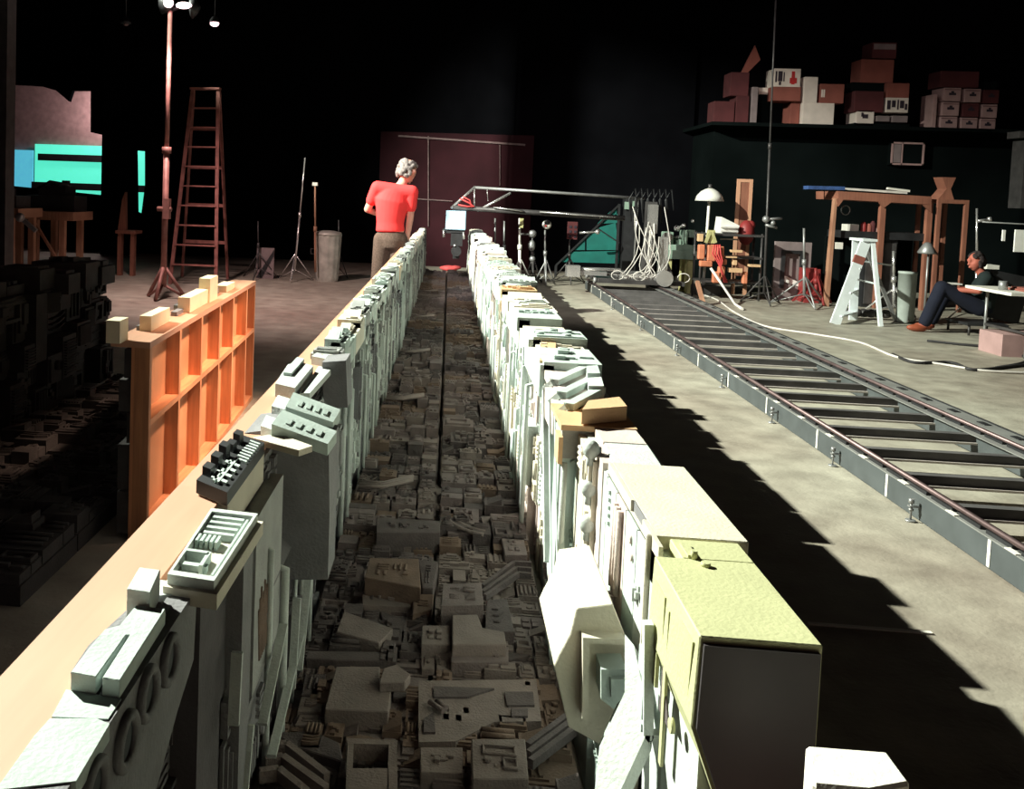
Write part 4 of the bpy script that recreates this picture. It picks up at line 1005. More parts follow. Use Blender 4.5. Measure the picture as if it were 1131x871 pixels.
# monitor / paper stack and red jacket on the cart
x0,x1,z0,z1 = pr(791,240,814,266,14.3); t = thing('paper_box', ((x0+x1)/2,14.3,z0), 'white box of papers standing on the orange cart', 'box')
MB().prism([(x0,14.15,.985),(x1-.03,14.15,.985),(x1,14.15,z1-.12),(x0+.02,14.15,z1)],(0,.3,0)).build('box_body','paper',t); m = MB()
for i in range(4): m.box(x0+.01,x1-.03,14.1,14.149,z0+.03+i*.06,z0+.05+i*.06)
m.build('paper_sheet','cable_white',t)
m = MB(); c = atY(824,257,14.3); m.ball(c,.15,14,(.8,.8,1.3)); m.ball(c+Vector((.06,0,.12)),.07,12,(1,1,1)); m.build('red_jacket','red_paint',label='dark red jacket heaped right of the paper box',cat='jacket')
# framed cork panel standing behind
x0,x1,z0,z1 = pr(812,198,832,246,14.8); t = thing('tall_framed_panel', ((x0+x1)/2,14.8,0), 'narrow tall wooden frame behind the cart', 'frame')
m = MB(); b_w = .05; m.box(x0,x1,14.8,14.84,z1-b_w,z1); m.box(x0,x0+b_w,14.8,14.84,.0,z1-b_w); m.box(x1-b_w,x1,14.8,14.84,.0,z1-b_w); m.build('frame_rim','plywood_peach',t); MB().box(x0+b_w,x1-b_w,14.81,14.83,.3,z1-b_w).build('panel_back','bench_wood',t)
x0,x1,z0,z1 = pr(805,224,808,232,15.8); MB().box(x0,x1,15.8,15.85,z0,z1).build('wall_tag','paper',label='tiny white tag hanging left of the narrow wooden frame',cat='tag') if False else None
# tall thin pole
t,tp = stand('very tall thin pole rising out of view, right of the cart', (857,843), -5, 336, r=.013, mt='dark_metal', name='tall_pole')
m = MB(); c = atY(846,242,tp.y-.05); m.ball(c,.05); m.tube(c,c+Vector((.22,0,.02)),.02,6); m.tube(c+Vector((0,0,-.08)),c+Vector((.16,0,-.12)),.02,6); m.ball(c+Vector((.1,0,-.05)),.035); m.build('clamp_head','steel',t)
# framed screen panel
x0,x1,z0,z1 = pr(853,268,897,332,14.3); t = thing('framed_screen', ((x0+x1)/2,14.3,0), 'grey panel with an inset dark-edged screen, standing on the floor', 'screen panel')
MB().box(x0,x1,14.3,14.36,0,z1).build('panel','canvas_grey',t)
xa,xb,za,zb = pr(861,277,888,318,14.28); m = MB(); 
for q in ((xa,xb,zb-.05,zb),(xa,xa+.05,za,zb-.05),(xb-.05,xb,za,zb-.05)): m.box(q[0],q[1],14.25,14.299,q[2],q[3])
m.build('screen_edge','black_metal',t); m = MB(); m.prism([(xa,14.27,za+.12),(xb,14.27,za+.02),(xb,14.27,za+.08),(xa+.05,14.27,za+.2)],(0,.02,0)); m.build('torn_corner','paper',t)
# red stand + red box
t,tp = stand('short red stand with star feet in front of the framed screen', 901, 296, 334, Y=13.9, r=.02, mt='red_paint')
x0,x1,z0,z1 = pr(887,297,905,332,14.05); t = thing('red_cabinet', ((x0+x1)/2,14.12,0), 'dark red cabinet between the framed screen and the wooden bench', 'cabinet'); MB().box(x0,x1,14.0,14.28,0,z1).build('body','red_paint',t); MB().box(x0+.03,x1-.03,13.985,14.0,.05,z1-.05).build('door','red_paint',t)
stand('grey tripod stand with crossed arms in front of the framed screen', 888, 252, 332, Y=13.5, r=.016, mt='steel', spread=.45)
# wooden work bench frame
YW = 13.6
t = thing('timber_bench', tuple(ground(965,YW)), 'tall timber bench frame with lumber on its top beam, behind the white ladder', 'bench'); ORG[t] = ground(965,YW)
P = [atY(*p,YW) for p in ((926,211),(1029,217),(1029,226),(926,220))]; MB().prism(P,(0,.8,0)).build('top_beam','bench_wood',t)
x0,x1,z0,z1 = pr(911,219,925,334,YW); MB().prism([(x0-.0,YW,0),(x1-.02,YW,0),(x1,YW,z1),(x0+.05,YW,z1)],(0,.1,0)).build('wide_post','old_wood',t)
for px in (977,1029): x = atY(px,240,YW).x; MB().box(x-.035,x+.035,YW+.05,YW+.13,0,atY(px,221,YW).z).build('post','bench_wood',t)
x0,x1,z0,z1 = pr(926,258,1025,262,YW+.3); MB().box(x0,x1,YW+.1,YW+.7,z0,z1).build('shelf','black_metal',t)
MB().box(x0,x1,YW+.72,YW+.78,0,z0).build('back_panel','office_green',t)
m = MB()
for q in (((924,220),(932,220),(926,228)), ((970,222),(985,223),(977,229)), ((1020,226),(1029,226),(1029,234))): m.prism([atY(*p,YW-.02) for p in q],(0,.05,0))
m.build('gusset','bench_wood',t)
def loose(name, label, cat, boxes, Y, m_, d=.15, grp=None, bev=0, sink=None):
    m = MB()
    for q in boxes: x0,x1,z0,z1 = pr(*q,Y); m.box(x0,x1,Y,Y+d,z0 if sink is None else sink,z1)
    return m.build(name,m_,label=label,cat=cat,group=grp,bevel=bev)
ZT = atY(975,214.5,YW).z
lm = MB(); lm.beam(atY(926,208,YW+.3),atY(1000,213,YW+.3),.12,.03); lm.build('lumber_plank','cable_white',label='long pale plank lying on top of the timber bench',cat='plank')
lm = MB(); lm.beam(atY(890,207,YW+.15),atY(930,208,YW+.15),.2,.05); lm.build('blue_board','blue_rag',label='blue board overhanging the left end of the timber bench',cat='board')
lm = MB(); lm.beam(atY(980,208,YW+.1),atY(1004,211,YW+.1),.06,.03); lm.build('white_batten','plate_white',label='short white batten on top of the timber bench',cat='batten')
x0,x1,z0,z1 = pr(1035,196,1056,221,YW+.2); m = MB(); m.prism([(x0,YW+.2,z0),(x1,YW+.2,z0),(x1-.06,YW+.2,(z0+z1)/2),(x1,YW+.2,z1),(x0+.05,YW+.2,z1),(x0+.12,YW+.2,(z0+z1)/2)],(0,.25,0)); m.build('wooden_trestle_end','bench_wood',label='waisted orange wooden trestle end on the high shelf',cat='trestle')
m = MB(); x0,x1,z0,z1 = pr(1028,221,1062,224,YW+.2); m.box(x0,x1,YW,YW+.6,z0,z1); m.box(x0,x0+.05,YW,YW+.05,0,z0); m.box(x1-.05,x1,YW,YW+.05,0,z0); m.box(x0,x0+.05,YW+.55,YW+.6,0,z0); m.box(x1-.05,x1,YW+.55,YW+.6,0,z0); m.build('high_shelf','bench_wood',label='high timber shelf joined to the right of the timber bench',cat='shelf')
# jars on bench shelf
ZS = atY(975,258,YW+.3).z
for i,(px,h,mm) in enumerate(((954,.16,'red_paint'),(960,.14,'carton'),(964,.18,'carton_dark'),(970,.10,'carton_pink'),(974,.12,'carton'))):
    x = atY(px,250,YW+.3).x; m = MB().lathe((x,YW+.3,ZS),[(.035,0),(.04,.01),(.04,h-.03),(.02,h-.01),(.02,h)],10); m.build('jar',mm,label=ORD[i]+' jar from the left on the timber bench shelf',cat='jar',group='jars on the timber bench shelf')
m = MB(); c = atY(934,232,YW+.2); m.path([c+Vector((.06*math.cos(k*.6),0,.07*math.sin(k*.6))) for k in range(12)],.008); m.build('cable_ring','steel',label='grey cable ring hanging under the bench beam',cat='cable')
m = MB(); x0,x1,z0,z1 = pr(933,241,946,247,YW+.4); m.box(x0,x1,YW+.3,YW+.5,ZS+.0,ZS+.12); m.build('pale_tin','plate_white',label='pale tin at the left of the bench shelf',cat='tin')
m = MB(); x0,x1,z0,z1 = pr(924,268,933,275,YW-.05); m.box(x0,x1,YW+.0,YW+.04,z0,z1); o=m.build('switch_box','plate_white',t)
# dark cabinet under the bench
x0,x1,z0,z1 = pr(950,261,990,330,YW+.2); t = thing('dark_cabinet', ((x0+x1)/2,YW+.3,0), 'black cabinet under the timber bench behind the ladder', 'cabinet'); MB().box(x0,x1,YW+.15,YW+.6,0,z1-.05).build('body','black_metal',t); MB().box(x0+.02,x1-.02,YW+.13,YW+.15,.05,z1-.1).build('door','dark_metal',t)
m = MB(); c = atZ(960,345,.1); 
for k in range(6): m.ball(c+Vector((-.2+k*.09,.1,(-.02))),.07,10,(1,1,.8))
m.build('cable_heap','dark_metal',label='dark heap of coiled cable behind the white ladder',cat='cable')
# white step ladder
YS = 11.75
t = thing('white_step_ladder', tuple(ground(945,YS)), 'small white step ladder standing open on the concrete', 'step ladder'); ORG[t] = ground(945,YS)
tA = atY(955,266,YS); 
fl = Vector(atZ(923,358,.0)); fr_ = Vector(atZ(945,350,.0)); rl = Vector(atZ(973,359,.0))
flz = Vector((atY(922,357,YS-.2).x, YS-.2, 0)); frz = Vector((atY(944,350,YS+.3).x, YS+.35, 0)); rlz = Vector((atY(973,357,YS-.2).x, YS-.2, 0)); rrz = Vector((atY(990,352,YS+.35).x, YS+.35, 0))
tp1 = Vector((tA.x-.03,YS-.1,tA.z)); tp2 = Vector((tA.x-.01,YS+.2,tA.z)); tp3 = Vector((tA.x+.05,YS-.1,tA.z)); tp4 = Vector((tA.x+.06,YS+.2,tA.z))
MB().beam(tp1,flz,.12,.03,(0,1,0)).build('front_rail','ladder_white',t); MB().beam(tp2,frz,.10,.03,(0,1,0)).build('front_rail','ladder_white',t)
MB().beam(tp3,rlz,.045,.04,(0,1,0)).build('rear_leg','ladder_white',t); MB().beam(tp4,rrz,.04,.03,(0,1,0)).build('rear_leg','steel',t)
MB().box(tA.x-.08,tA.x+.09,YS-.14,YS+.24,tA.z,tA.z+.03).build('top_cap','ladder_white',t)
for f in (.33,.62,.9): MB().beam(tp1.lerp(flz,f),tp2.lerp(frz,f),.1,.02).build('step','ladder_white',t)
m = MB(); q1 = atY(951,288,YS-.1); m.beam(q1, atY(985,293,YS+.05), .04,.02); m.beam(atY(945,308,YS-.1), atY(966,313,YS-.1), .03,.02); m.build('spreader','ladder_white',t)
m = MB(); m.beam(tp1.lerp(flz,.18),tp1.lerp(flz,.27),.124,.034,(0,1,0)); m.build('brown_band','carton',t)
stand('pale tripod stand right of the white ladder', 987, 277, 352, Y=12.4, r=.018, mt='chrome', spread=.42)
# pale cylinder by the seated person
c = ground(1009,12.1); h = atY(1009,300,12.1).z; t = thing('upright_drum', tuple(c), 'pale upright cardboard drum behind the seated person', 'drum'); MB().lathe(c,[(.10,0),(.105,.02),(.105,h-.03),(.11,h-.03),(.11,h),(.02,h)],20).build('drum_body','drum_pale',t)
# grey stepped thing on shelf and hanging bits at right
t = thing('wall_bracket_lamp', tuple(atY(1024,277,13.0)), 'grey clamp lamp fixed to the right bench post', 'lamp'); c = atY(1024,277,13.3); ORG[t]=atY(1024,277,13.0)
m = MB(); m.lathe(c,[(.02,.12),(.05,.10),(.12,-.02),(.11,-.04)],14); m.tube(c,c+Vector((.1,.25,.05)),.015,6); m.build('lamp_shade','steel',t)
MB().tube((c.x+.02,13.3,0),(c.x+.02,13.3,c.z),.014,6).build('pole','steel',t)
# right desk with legs
YK = 9.75
t = thing('desk', (6.3,YK,0), 'white-topped desk with thin metal legs at the right edge', 'desk')
zt = atY(1110,320,YK).z; x0 = atY(1094,318,YK).x
MB().box(x0,x0+1.3,YK-.35,YK+.45,zt-.03,zt).build('desk_top','plate_white',t)
for x in (x0+.2,x0+1.2):
    for y in (YK-.3,YK+.4): MB().tube((x,y,0),(x,y,zt-.03),.015,8).build('leg','steel',t)
MB().beam((x0+.2,YK-.3,.25),(x0+.2,YK+.4,.25),.025,.025).build('leg_brace','dark_metal',t)
x0d = atY(1119,360,YK-.35).x; c1 = MB().box(x0d,x0d+.5,YK-.2,YK+.2,0,.22); c1.build('file_box','carton_pink',label='pinkish file box on the floor under the desk',cat='box')
m = MB(); c = atY(1108,314,YK); m.tube((c.x,YK,zt),(c.x,YK,zt+.09),.04,12); m.build('desk_cup','steel',label='grey cup near the left end of the desk',cat='cup')
m = MB(); x = atY(1120,318,YK).x; m.box(x,x+.3,YK-.2,YK+.1,zt,zt+.02); m.box(x+.02,x+.28,YK-.18,YK+.08,zt+.02,zt+.035); m.build('book','carton',label='brown book lying on the desk',cat='book')
# things hanging above the desk
t = thing('hanging_rail', tuple(atY(1105,248,10.8)), 'thin rail with a pale towel and tag hanging above the desk', 'rail'); ORG[t] = atY(1105,248,10.8)
MB().tube(atY(1085,245,10.8),atY(1180,250,10.8),.008,6).build('rail','steel',t)
x0,x1,z0,z1 = pr(1120,254,1136,278,10.8); m = MB().box(x0,x1,10.8,10.82,z0,z1); m.build('hanging_towel','paper',t)
x0,x1,z0,z1 = pr(1107,254,1111,266,10.8); MB().box(x0,x1,10.8,10.82,z0,z1).build('hanging_tag','paper',t)
MB().tube(atY(1150,250,10.8),(atY(1150,250,10.8).x,10.8,0),.015,6).build('rail_post','steel',t)
stand('thin pole stand behind the seated person', 1079, 230, 340, Y=12.3, r=.014, mt='chrome')
m = MB(); a = atY(1080,244,12.25); m.tube(a,a+Vector((.12,0,.02)),.02,6); m.ball(a+Vector((.14,0,.03)),.03); m.build('arm_clamp','chrome',label='pale arm clamp on the thin pole behind the seated person',cat='clamp')
loose('side_shelf','pale slab shelf behind the right shoulder of the seated person','shelf',((1090,293,1104,297),),12.0,'plate_white',.2)
# air conditioner in the office wall
x0,x1,z0,z1 = pr(980,158,1018,182,YO-.02); t = thing('air_conditioner', ((x0+x1)/2,YO,z0), 'window air conditioner with a pale frame in the dark wall', 'air conditioner')
MB().box(x0,x1,YO-.12,YO,z0,z1).build('housing','office_green',t)
m = MB(); 
for q in ((x0,x1,z1-.03,z1),(x0,x1,z0,z0+.03),(x0,x0+.03,z0,z1),(x1-.03,x1,z0,z1),(x0+.17,x0+.19,z0,z1)): m.box(q[0],q[1],YO-.135,YO-.12,q[2],q[3])
m.build('frame','carton_pink',t); m = MB().box(x0+.04,x0+.16,YO-.13,YO-.12,z0+.04,z1-.04); m.build('control_panel','canvas_grey',t)
# ------------------------------------------------------------------ cartons on the ledge
def carton(q, m_, label, dy=0., base=False, marks=None, tape=False, name='carton', group='cartons on the ledge'):
    Y = YO-.35+dy; x0,x1,z0,z1 = pr(*q,Y)
    if base: z0 = ZL
    t = thing(name, ((x0+x1)/2,Y+.2,max(z0,ZL)), label, 'carton', group)
    ORG[t] = Vector(t.location)
    bb = MB().box(x0,x1,Y,Y+.4,max(z0,ZL),z1).build('box_body',m_,t,bevel=.006)
    w = x1-x0; h = z1-z0
    for (a,b,c,d,mm) in (marks or []): MB().box(x0+a*w,x0+b*w,Y-.006,Y-.0005,z0+c*h,z0+d*h).build('print_mark',mm,bb)
ZY = 0
carton((853,96,885,111), 'carton', 'brown carton under the white printed carton at the left of the ledge')
carton((854,76,885,95.7), 'carton_white', 'white carton with a blue-black print and a red emblem, on a brown carton', marks=[(.06,.12,.25,.85,'ink'),(.16,.32,.3,.85,'ink'),(.2,.28,.1,.28,'ink'),(.36,.4,.3,.8,'ink'),(.60,.66,.2,.5,'ink_red'),(.66,.78,.15,.85,'ink_red'),(.78,.86,.2,.5,'ink_red')])
carton((886,114,922,131), 'carton_white', 'long white carton at the foot of the stack, ledge left', base=True)
carton((887,85,904,113.6), 'carton_white', 'upright white carton standing on a long white carton')
carton((905,93,933,113.6), 'carton', 'brown taped carton right of the upright white carton', marks=[(.05,.12,.3,.7,'carton_white'),(.14,.2,.3,.7,'carton_white')])
carton((838,97,851,104), 'carton_white', 'small pale carton left of the brown carton, high on the ledge', dy=.25)
carton((838,104.5,851,131), 'office_green', 'black carton under the small pale carton, left on the ledge', dy=.25, base=True)
carton((873,112,884,126), 'carton', 'small brown carton below the brown carton, left on the ledge', dy=.1, base=True)
carton((945,122,966,137), 'carton_white', 'small white carton with a dark print, low in the middle stack', base=True, marks=[(.35,.65,.5,.75,'ink'),(.28,.4,.6,.85,'ink')])
carton((943,101,977,123.5), 'carton_dark', 'dark red carton in the middle stack above the small white one')
carton((978,108,1004,124), 'carton_white', 'white carton with black lettering, right of the middle stack', marks=[(.05,.2,.2,.8,'ink'),(.26,.42,.35,.8,'ink'),(.5,.56,.2,.85,'ink'),(.62,.8,.3,.8,'ink'),(.84,.94,.2,.6,'ink')])
carton((979,92,1005,107.6), 'carton', 'brown carton lying on the white lettered carton')
carton((950,66,988,91), 'carton', 'big brown carton near the top of the middle stack', dy=.1)
carton((963,47,991,64), 'carton_dark', 'dark carton with a pale lid at the very top of the middle stack', dy=.1, marks=[(.05,.95,.55,.9,'canvas_grey')])
carton((940,91.5,978,100.6), 'office_green', 'black carton under the big brown carton', dy=.1)
carton((968,128,983,134), 'canvas_grey', 'flat grey carton lying low beside the small white carton', dy=.0)
carton((985,128,1003,135), 'canvas_grey', 'flat grey carton below the white lettered carton')
carton((944,137.0,1005,141), 'office_green', 'flat black carton under the middle stack')
cols = [(1042,1062),(1065,1084),(1086,1104)]; rows = [(97,111.5),(113,127.5),(129,142.5)]
nm = [['top left','top centre','top right'],['middle left','middle centre','middle right'],['bottom left','bottom centre','bottom right']]
for r_ in (2,1,0):
    for c_ in range(3):
        dk = (r_,c_) in ((0,2),(1,1))
        x0_,x1_ = cols[c_]; y0_,y1_ = rows[r_]; sh = r_*(-2); 
        carton((x0_+sh,y0_+c_*1.2,x1_+sh,y1_+c_*1.2), 'carton_dark' if dk else 'carton_pink', '%s file box of the three by three stack on the ledge' % nm[r_][c_], marks=[(.3,.7,.45,.62,'ink'),(.42,.58,.62,.75,'ink'),(.04,.96,.84,.88,'carton_dark')], name='file_box', group='file boxes stacked on the ledge')
carton((1038,79,1082,96), 'carton_dark', 'wide dark brown carton on top of the file boxes', dy=.05)
carton((1030,104,1036,122), 'carton_pink', 'narrow pale carton left of the file boxes', base=True)
carton((1086,90,1102,103), 'office_green', 'black carton right on top of the file boxes', dy=.05)
# left stack with a pointed flap
for q,mm,l in (((788,112,812,133),'carton_dark','dark carton at the left end of the ledge'),((812,106,828,133),'carton_dark','dark carton right of the leftmost carton'),((806,80,828,105.6),'carton_dark','dark printed carton under the pointed flap'),((829,96,838,130),'canvas_grey','narrow grey carton beside the dark leftmost cartons')):
    carton(q, mm, l, base=(q[3]>110))
m = MB(); Y = YO-.3; m.prism([atY(*p,Y) for p in ((819,80),(834,50),(840,66),(826,80))],(0,.05,0)); m.build('folded_carton','carton',label='folded carton flap pointing up on the left stack',cat='carton')
# rear ledge board seen at right edge
loose('wall_box','grey electrical box on the dark wall at the right edge','box',((1126,145,1140,152),(1127,155,1140,230)),14.0,'dark_metal',.3)
# ------------------------------------------------------------------ people
def limb(mb, *pr_):
    """tapering limb through joints (point, radius)"""
    for (p, r), (q, r2) in zip(pr_, pr_[1:]): mb.tube(p, q, r, 14, r2)
    for p, r in pr_: mb.ball(p, r, 14)
def torso(mb, secs, right):
    """closed loft of elliptical sections (centre, half width, half depth); closes with a small ring at each end"""
    n = 22; right = Vector(right).normalized(); vs = []
    cs = [Vector(c) for c, a_, b_ in secs]; m_ = len(secs)
    rings = [(cs[0]+(cs[0]-cs[1]).normalized()*.02, secs[0][1]*.6, secs[0][2]*.6)]+[(c, x[1], x[2]) for c, x in zip(cs, secs)]+[(cs[-1]+(cs[-1]-cs[-2]).normalized()*.015, secs[-1][1]*.6, secs[-1][2]*.6)]
    for i, (c, rx, ry) in enumerate(rings):
        d = (rings[min(i+1, len(rings)-1)][0]-rings[max(i-1, 0)][0]).normalized(); x = (right-d*right.dot(d)).normalized(); y = d.cross(x)
        vs += [c+x*rx*math.cos(2*math.pi*k/n)+y*ry*math.sin(2*math.pi*k/n) for k in range(n)]
    m_ = len(rings); fs = [(i*n+k, i*n+(k+1)%n, (i+1)*n+(k+1)%n, (i+1)*n+k) for i in range(m_-1) for k in range(n)]
    fs += [tuple(range(n-1,-1,-1)), tuple(range((m_-1)*n, m_*n))]; mb.add(vs, fs, True)
def head_mb(mb, c, fwd, up, s=1.):
    """skull with jaw, nose, brow and ears; c centre, fwd facing direction"""
    fwd = Vector(fwd).normalized(); up = Vector(up).normalized(); rt = fwd.cross(up).normalized(); up = rt.cross(fwd).normalized()
    def W(x, y, z): return Vector(c)+(rt*x+fwd*y+up*z)*s
    n, k = 20, 16; vs = []
    for i in range(k+1):
        th = math.pi*i/k; z = -math.cos(th); r = max(math.sin(th), .01)
        for j in range(n):
            a = 2*math.pi*j/n; x = r*math.cos(a)*.077; y = r*math.sin(a)*.098; zz = z*.118
            if zz < 0: x *= 1+zz*1.9; y = y*(1+zz*1.2)+(-zz)*.12 if y > 0 else y*(1+zz*2.6)
            if y > .06 and abs(x) < .06 and -.01 < zz < .03: y -= .008*(abs(x) > .015)
            vs.append(W(x, y, zz))
    fs = [(i*n+j, i*n+(j+1)%n, (i+1)*n+(j+1)%n, (i+1)*n+j) for i in range(k) for j in range(n)]
    mb.add(vs, fs, True)
    mb.prism([W(-.012,.085,-.03), W(.012,.085,-.03), W(.012,.118,-.03), W(-.012,.118,-.03)], (W(0,.085,.03)-W(0,.105,-.03)))
    mb.ball(W(0,.112,-.028), .013*s, 8); mb.ball(W(0,.088,-.062), .018*s, 8); mb.ball(W(0,.09,.028), .03*s, 8)
    for q in (-1, 1): mb.ball(W(q*.078, -.005, -.005), .022*s, 8)
    return W
def palm_mb(mb, w, d, palm, s=1.):
    d = Vector(d).normalized(); pn = Vector(palm).normalized(); x = d.cross(pn).normalized(); w = Vector(w)
    torso(mb, [(w, .026*s, .02*s), (w+d*.04*s, .038*s, .017*s), (w+d*.08*s, .042*s, .015*s)], x)
def fingers(mb, w, d, palm, side, s=1., curl=.5):
    d = Vector(d).normalized(); pn = Vector(palm).normalized(); x = d.cross(pn).normalized()*side
    for i,(o,L) in enumerate(((-.030,.072),(-.010,.08),(.010,.075),(.030,.06))):
        p = Vector(w)+d*.085*s+x*o*s; a = p; ang = 0
        for k in range(3):
            ang += curl*.6; q = a+(d*math.cos(ang)+pn*math.sin(ang))*L/3*s; mb.tube(a, q, (.009-.001*k)*s, 8, (.008-.001*k)*s); mb.ball(q, (.0082-.001*k)*s, 8); a = q
    p = Vector(w)+d*.03*s-x*.03*s; q = p+(d*.6-x*.7+pn*.2).normalized()*.035*s; mb.tube(p,q,.011*s,8,.01*s); r = q+(d*.9-x*.3+pn*.2).normalized()*.03*s; mb.tube(q,r,.01*s,8,.008*s); mb.ball(r,.0085*s,8)
def fuse(o, size):
    m = o.modifiers.new('fuse', 'REMESH'); m.mode = 'VOXEL'; m.voxel_size = size; m.use_smooth_shade = True
    s = o.modifiers.new('soft','SMOOTH'); s.factor = .5; s.iterations = 2
def V3(px, py, Y): return Vector(atY(px, py, Y))
def hair_tufts(W, s, seed, zlo, zhi, front):
    """hair as overlapping tufts over the skull between two heights; front limits how far it comes forward"""
    r = random.Random(seed); mb = MB()
    for i in range(260):
        z = r.uniform(zlo, zhi); a = r.uniform(0, 2*math.pi); q = math.sqrt(max(0, 1-(z/.128)**2)); x = .080*q*math.cos(a); y = .098*q*math.sin(a)
        if math.sin(a) > front + (.55 if z > .06 else 0): continue
        mb.ball(W(x*1.04, y*1.04-.004, z), r.uniform(.014,.024)*s, 8)
    return mb
# standing person in the red shirt, seen from behind, bending over the wall
YP = 10.4
hip = V3(433,262,YP); 
neck = V3(441,208,YP+.03); chest = V3(433,222,YP); waist = V3(431,246,YP)
sL = V3(417,207,YP); sR = V3(455,212,YP); eL = V3(406,231,YP+.06); wL = V3(416,236,YP+.26); eR = V3(453,240,YP+.03); wR = V3(449,267,YP+.06)
hc = V3(450,189,YP+.09); gx = hip.x
hL = Vector((hip.x-.11,YP,hip.z-.04)); hR = Vector((hip.x+.08,YP,hip.z-.04)); kL = Vector((hip.x-.14,YP-.02,.50)); kR = Vector((hip.x+.05,YP+.0,.50)); aL = Vector((hip.x-.16,YP-.06,.09)); aR = Vector((hip.x+.03,YP-.06,.09)); tL = aL+Vector((-.02,.16,-.055)); tR = aR+Vector((.02,.16,-.055))
P1 = thing('person', (hip.x,YP,0), 'person in a red T-shirt and brown trousers standing behind the left wall, back to us', 'person')
mb = MB(); RT = (1, .05, 0); n0 = V3(437,211,YP); n1 = V3(444,203,YP+.04)
torso(mb, [(hip,.15,.11),(waist,.135,.10),(chest,.165,.115),(n0,.10,.075)], RT)
limb(mb, (n0,.06),(n1,.055),(hc,.05)); limb(mb,(n0,.07),(sL,.058)); limb(mb,(n0,.07),(sR,.058))
limb(mb,(sL,.055),(eL,.042),(wL,.028)); limb(mb,(sR,.055),(eR,.042),(wR,.028))
limb(mb,(hL,.085),(kL,.058),(aL,.042),(tL,.036)); limb(mb,(hR,.085),(kR,.058),(aR,.042),(tR,.036))
palm_mb(mb,wL,(.3,1,-.1),(0,0,-1),1.1); palm_mb(mb,wR,(-.1,.1,-1),(-1,0,0),1.1)
W = head_mb(mb, hc, (.45,.75,-.62), (.25,.45,.8), 1.22)
fingers(mb,wL,(.3,1,-.1),(0,0,-1),1,1.1); fingers(mb,wR,(-.1,.1,-1),(-1,0,0),1,1.1,curl=.7)
o = mb.build('body','skin',P1); fuse(o,.009)
hem = V3(431,255,YP)
mb = MB(); torso(mb, [(hem,.168,.135),(waist,.158,.125),(V3(432,234,YP),.175,.135),(chest,.198,.142),(V3(436,214,YP),.17,.11),(V3(440,207,YP+.01),.085,.075)], RT)
limb(mb,(n0,.09),(sL,.078),(sL.lerp(eL,.6),.066)); limb(mb,(n0,.09),(sR,.078),(sR.lerp(eR,.6),.066))
o = mb.build('shirt','shirt_red',P1); fuse(o,.012)
mb = MB(); torso(mb, [(hip-Vector((0,0,.12)),.15,.125),(hip-Vector((0,0,.03)),.17,.135),(hip+Vector((0,0,.06)),.155,.12)], RT)
limb(mb,(hL+Vector((0,0,.01)),.105),(kL,.085),(aL+Vector((0,0,.03)),.082)); limb(mb,(hR+Vector((0,0,.01)),.105),(kR,.085),(aR+Vector((0,0,.03)),.082))
o = mb.build('trousers','corduroy',P1); fuse(o,.012)
for a,b in ((aL,tL),(aR,tR)):
    mb = MB(); mb.ball(a.lerp(b,.5)+Vector((0,.0,-.02)),.06,14,(.85,2.2,.65)); mb.build('shoe','shoe_brown',P1)
# hair: fringe round the sides and back of a bald crown
mb = hair_tufts(W, 1.22, 5, -.095, .07, -.35)
o = mb.build('hair','hair_grey',P1); fuse(o,.009)
# seated person at the right, facing left
YQ = 11.3
S = lambda px,py,dy=0.: V3(px,py,YQ+dy)
hip = S(1082,339); chest = S(1089,315); neck = S(1084,303); hc = S(1078,289)
kA = S(1040,317,-.08); kB = S(1046,319,.14); aA = S(1022,354,-.08); aB = S(1029,354,.14)
sA = S(1089,307,-.16); sB = S(1088,307,.16); eA = S(1081,321,-.22); eB = S(1076,320,.2); wA = S(1058,320,-.12); wB = S(1052,319,.1)
zf = .075
for v in (aA,aB): v.z = zf
tA_ = aA+Vector((-.15,0,-.035)); tB_ = aB+Vector((-.15,0,-.035))
P2 = thing('person', (hip.x,YQ,0), 'person in dark clothes seated at the right, face and forearms lit red', 'person')
mb = MB(); RT = (0, 1, 0); n0 = S(1088,306); n1 = S(1083,300)
torso(mb, [(hip,.14,.12),(hip.lerp(chest,.5),.13,.11),(chest,.15,.11),(n0,.08,.065)], RT)
limb(mb,(n0,.055),(n1,.05),(hc,.045)); limb(mb,(n0,.06),(sA,.052)); limb(mb,(n0,.06),(sB,.052))
limb(mb,(sA,.05),(eA,.04),(wA,.027)); limb(mb,(sB,.05),(eB,.04),(wB,.027))
hA = hip+Vector((-.04,-.08,0)); hB = hip+Vector((-.04,.08,0))
limb(mb,(hA,.075),(kA,.055),(aA,.038),(tA_,.03)); limb(mb,(hB,.075),(kB,.055),(aB,.038),(tB_,.03))
palm_mb(mb,wA,(-1,.2,-.05),(0,0,-1),.9); palm_mb(mb,wB,(-1,-.2,-.05),(0,0,-1),.9)
W2 = head_mb(mb,hc,(-1,-.25,-.1),(-.1,0,1),.92); fingers(mb,wA,(-1,.2,-.05),(0,0,-1),1,.9); fingers(mb,wB,(-1,-.2,-.05),(0,0,-1),-1,.9)
o = mb.build('body','skin_lit_red',P2); fuse(o,.009)
mb = MB(); torso(mb, [(hip,.165,.14),(hip.lerp(chest,.5),.155,.135),(chest,.175,.135),(S(1088,307),.13,.095),(S(1086,304),.07,.06)], RT)
limb(mb,(n0,.08),(sA,.07),(sA.lerp(eA,.8),.058)); limb(mb,(n0,.08),(sB,.07),(sB.lerp(eB,.8),.058))
o = mb.build('shirt','shirt_dark',P2); fuse(o,.012)
mb = MB(); torso(mb, [(hip-Vector((0,0,.06)),.14,.12),(hip,.165,.14),(hip+Vector((0,0,.05)),.15,.125)], RT)
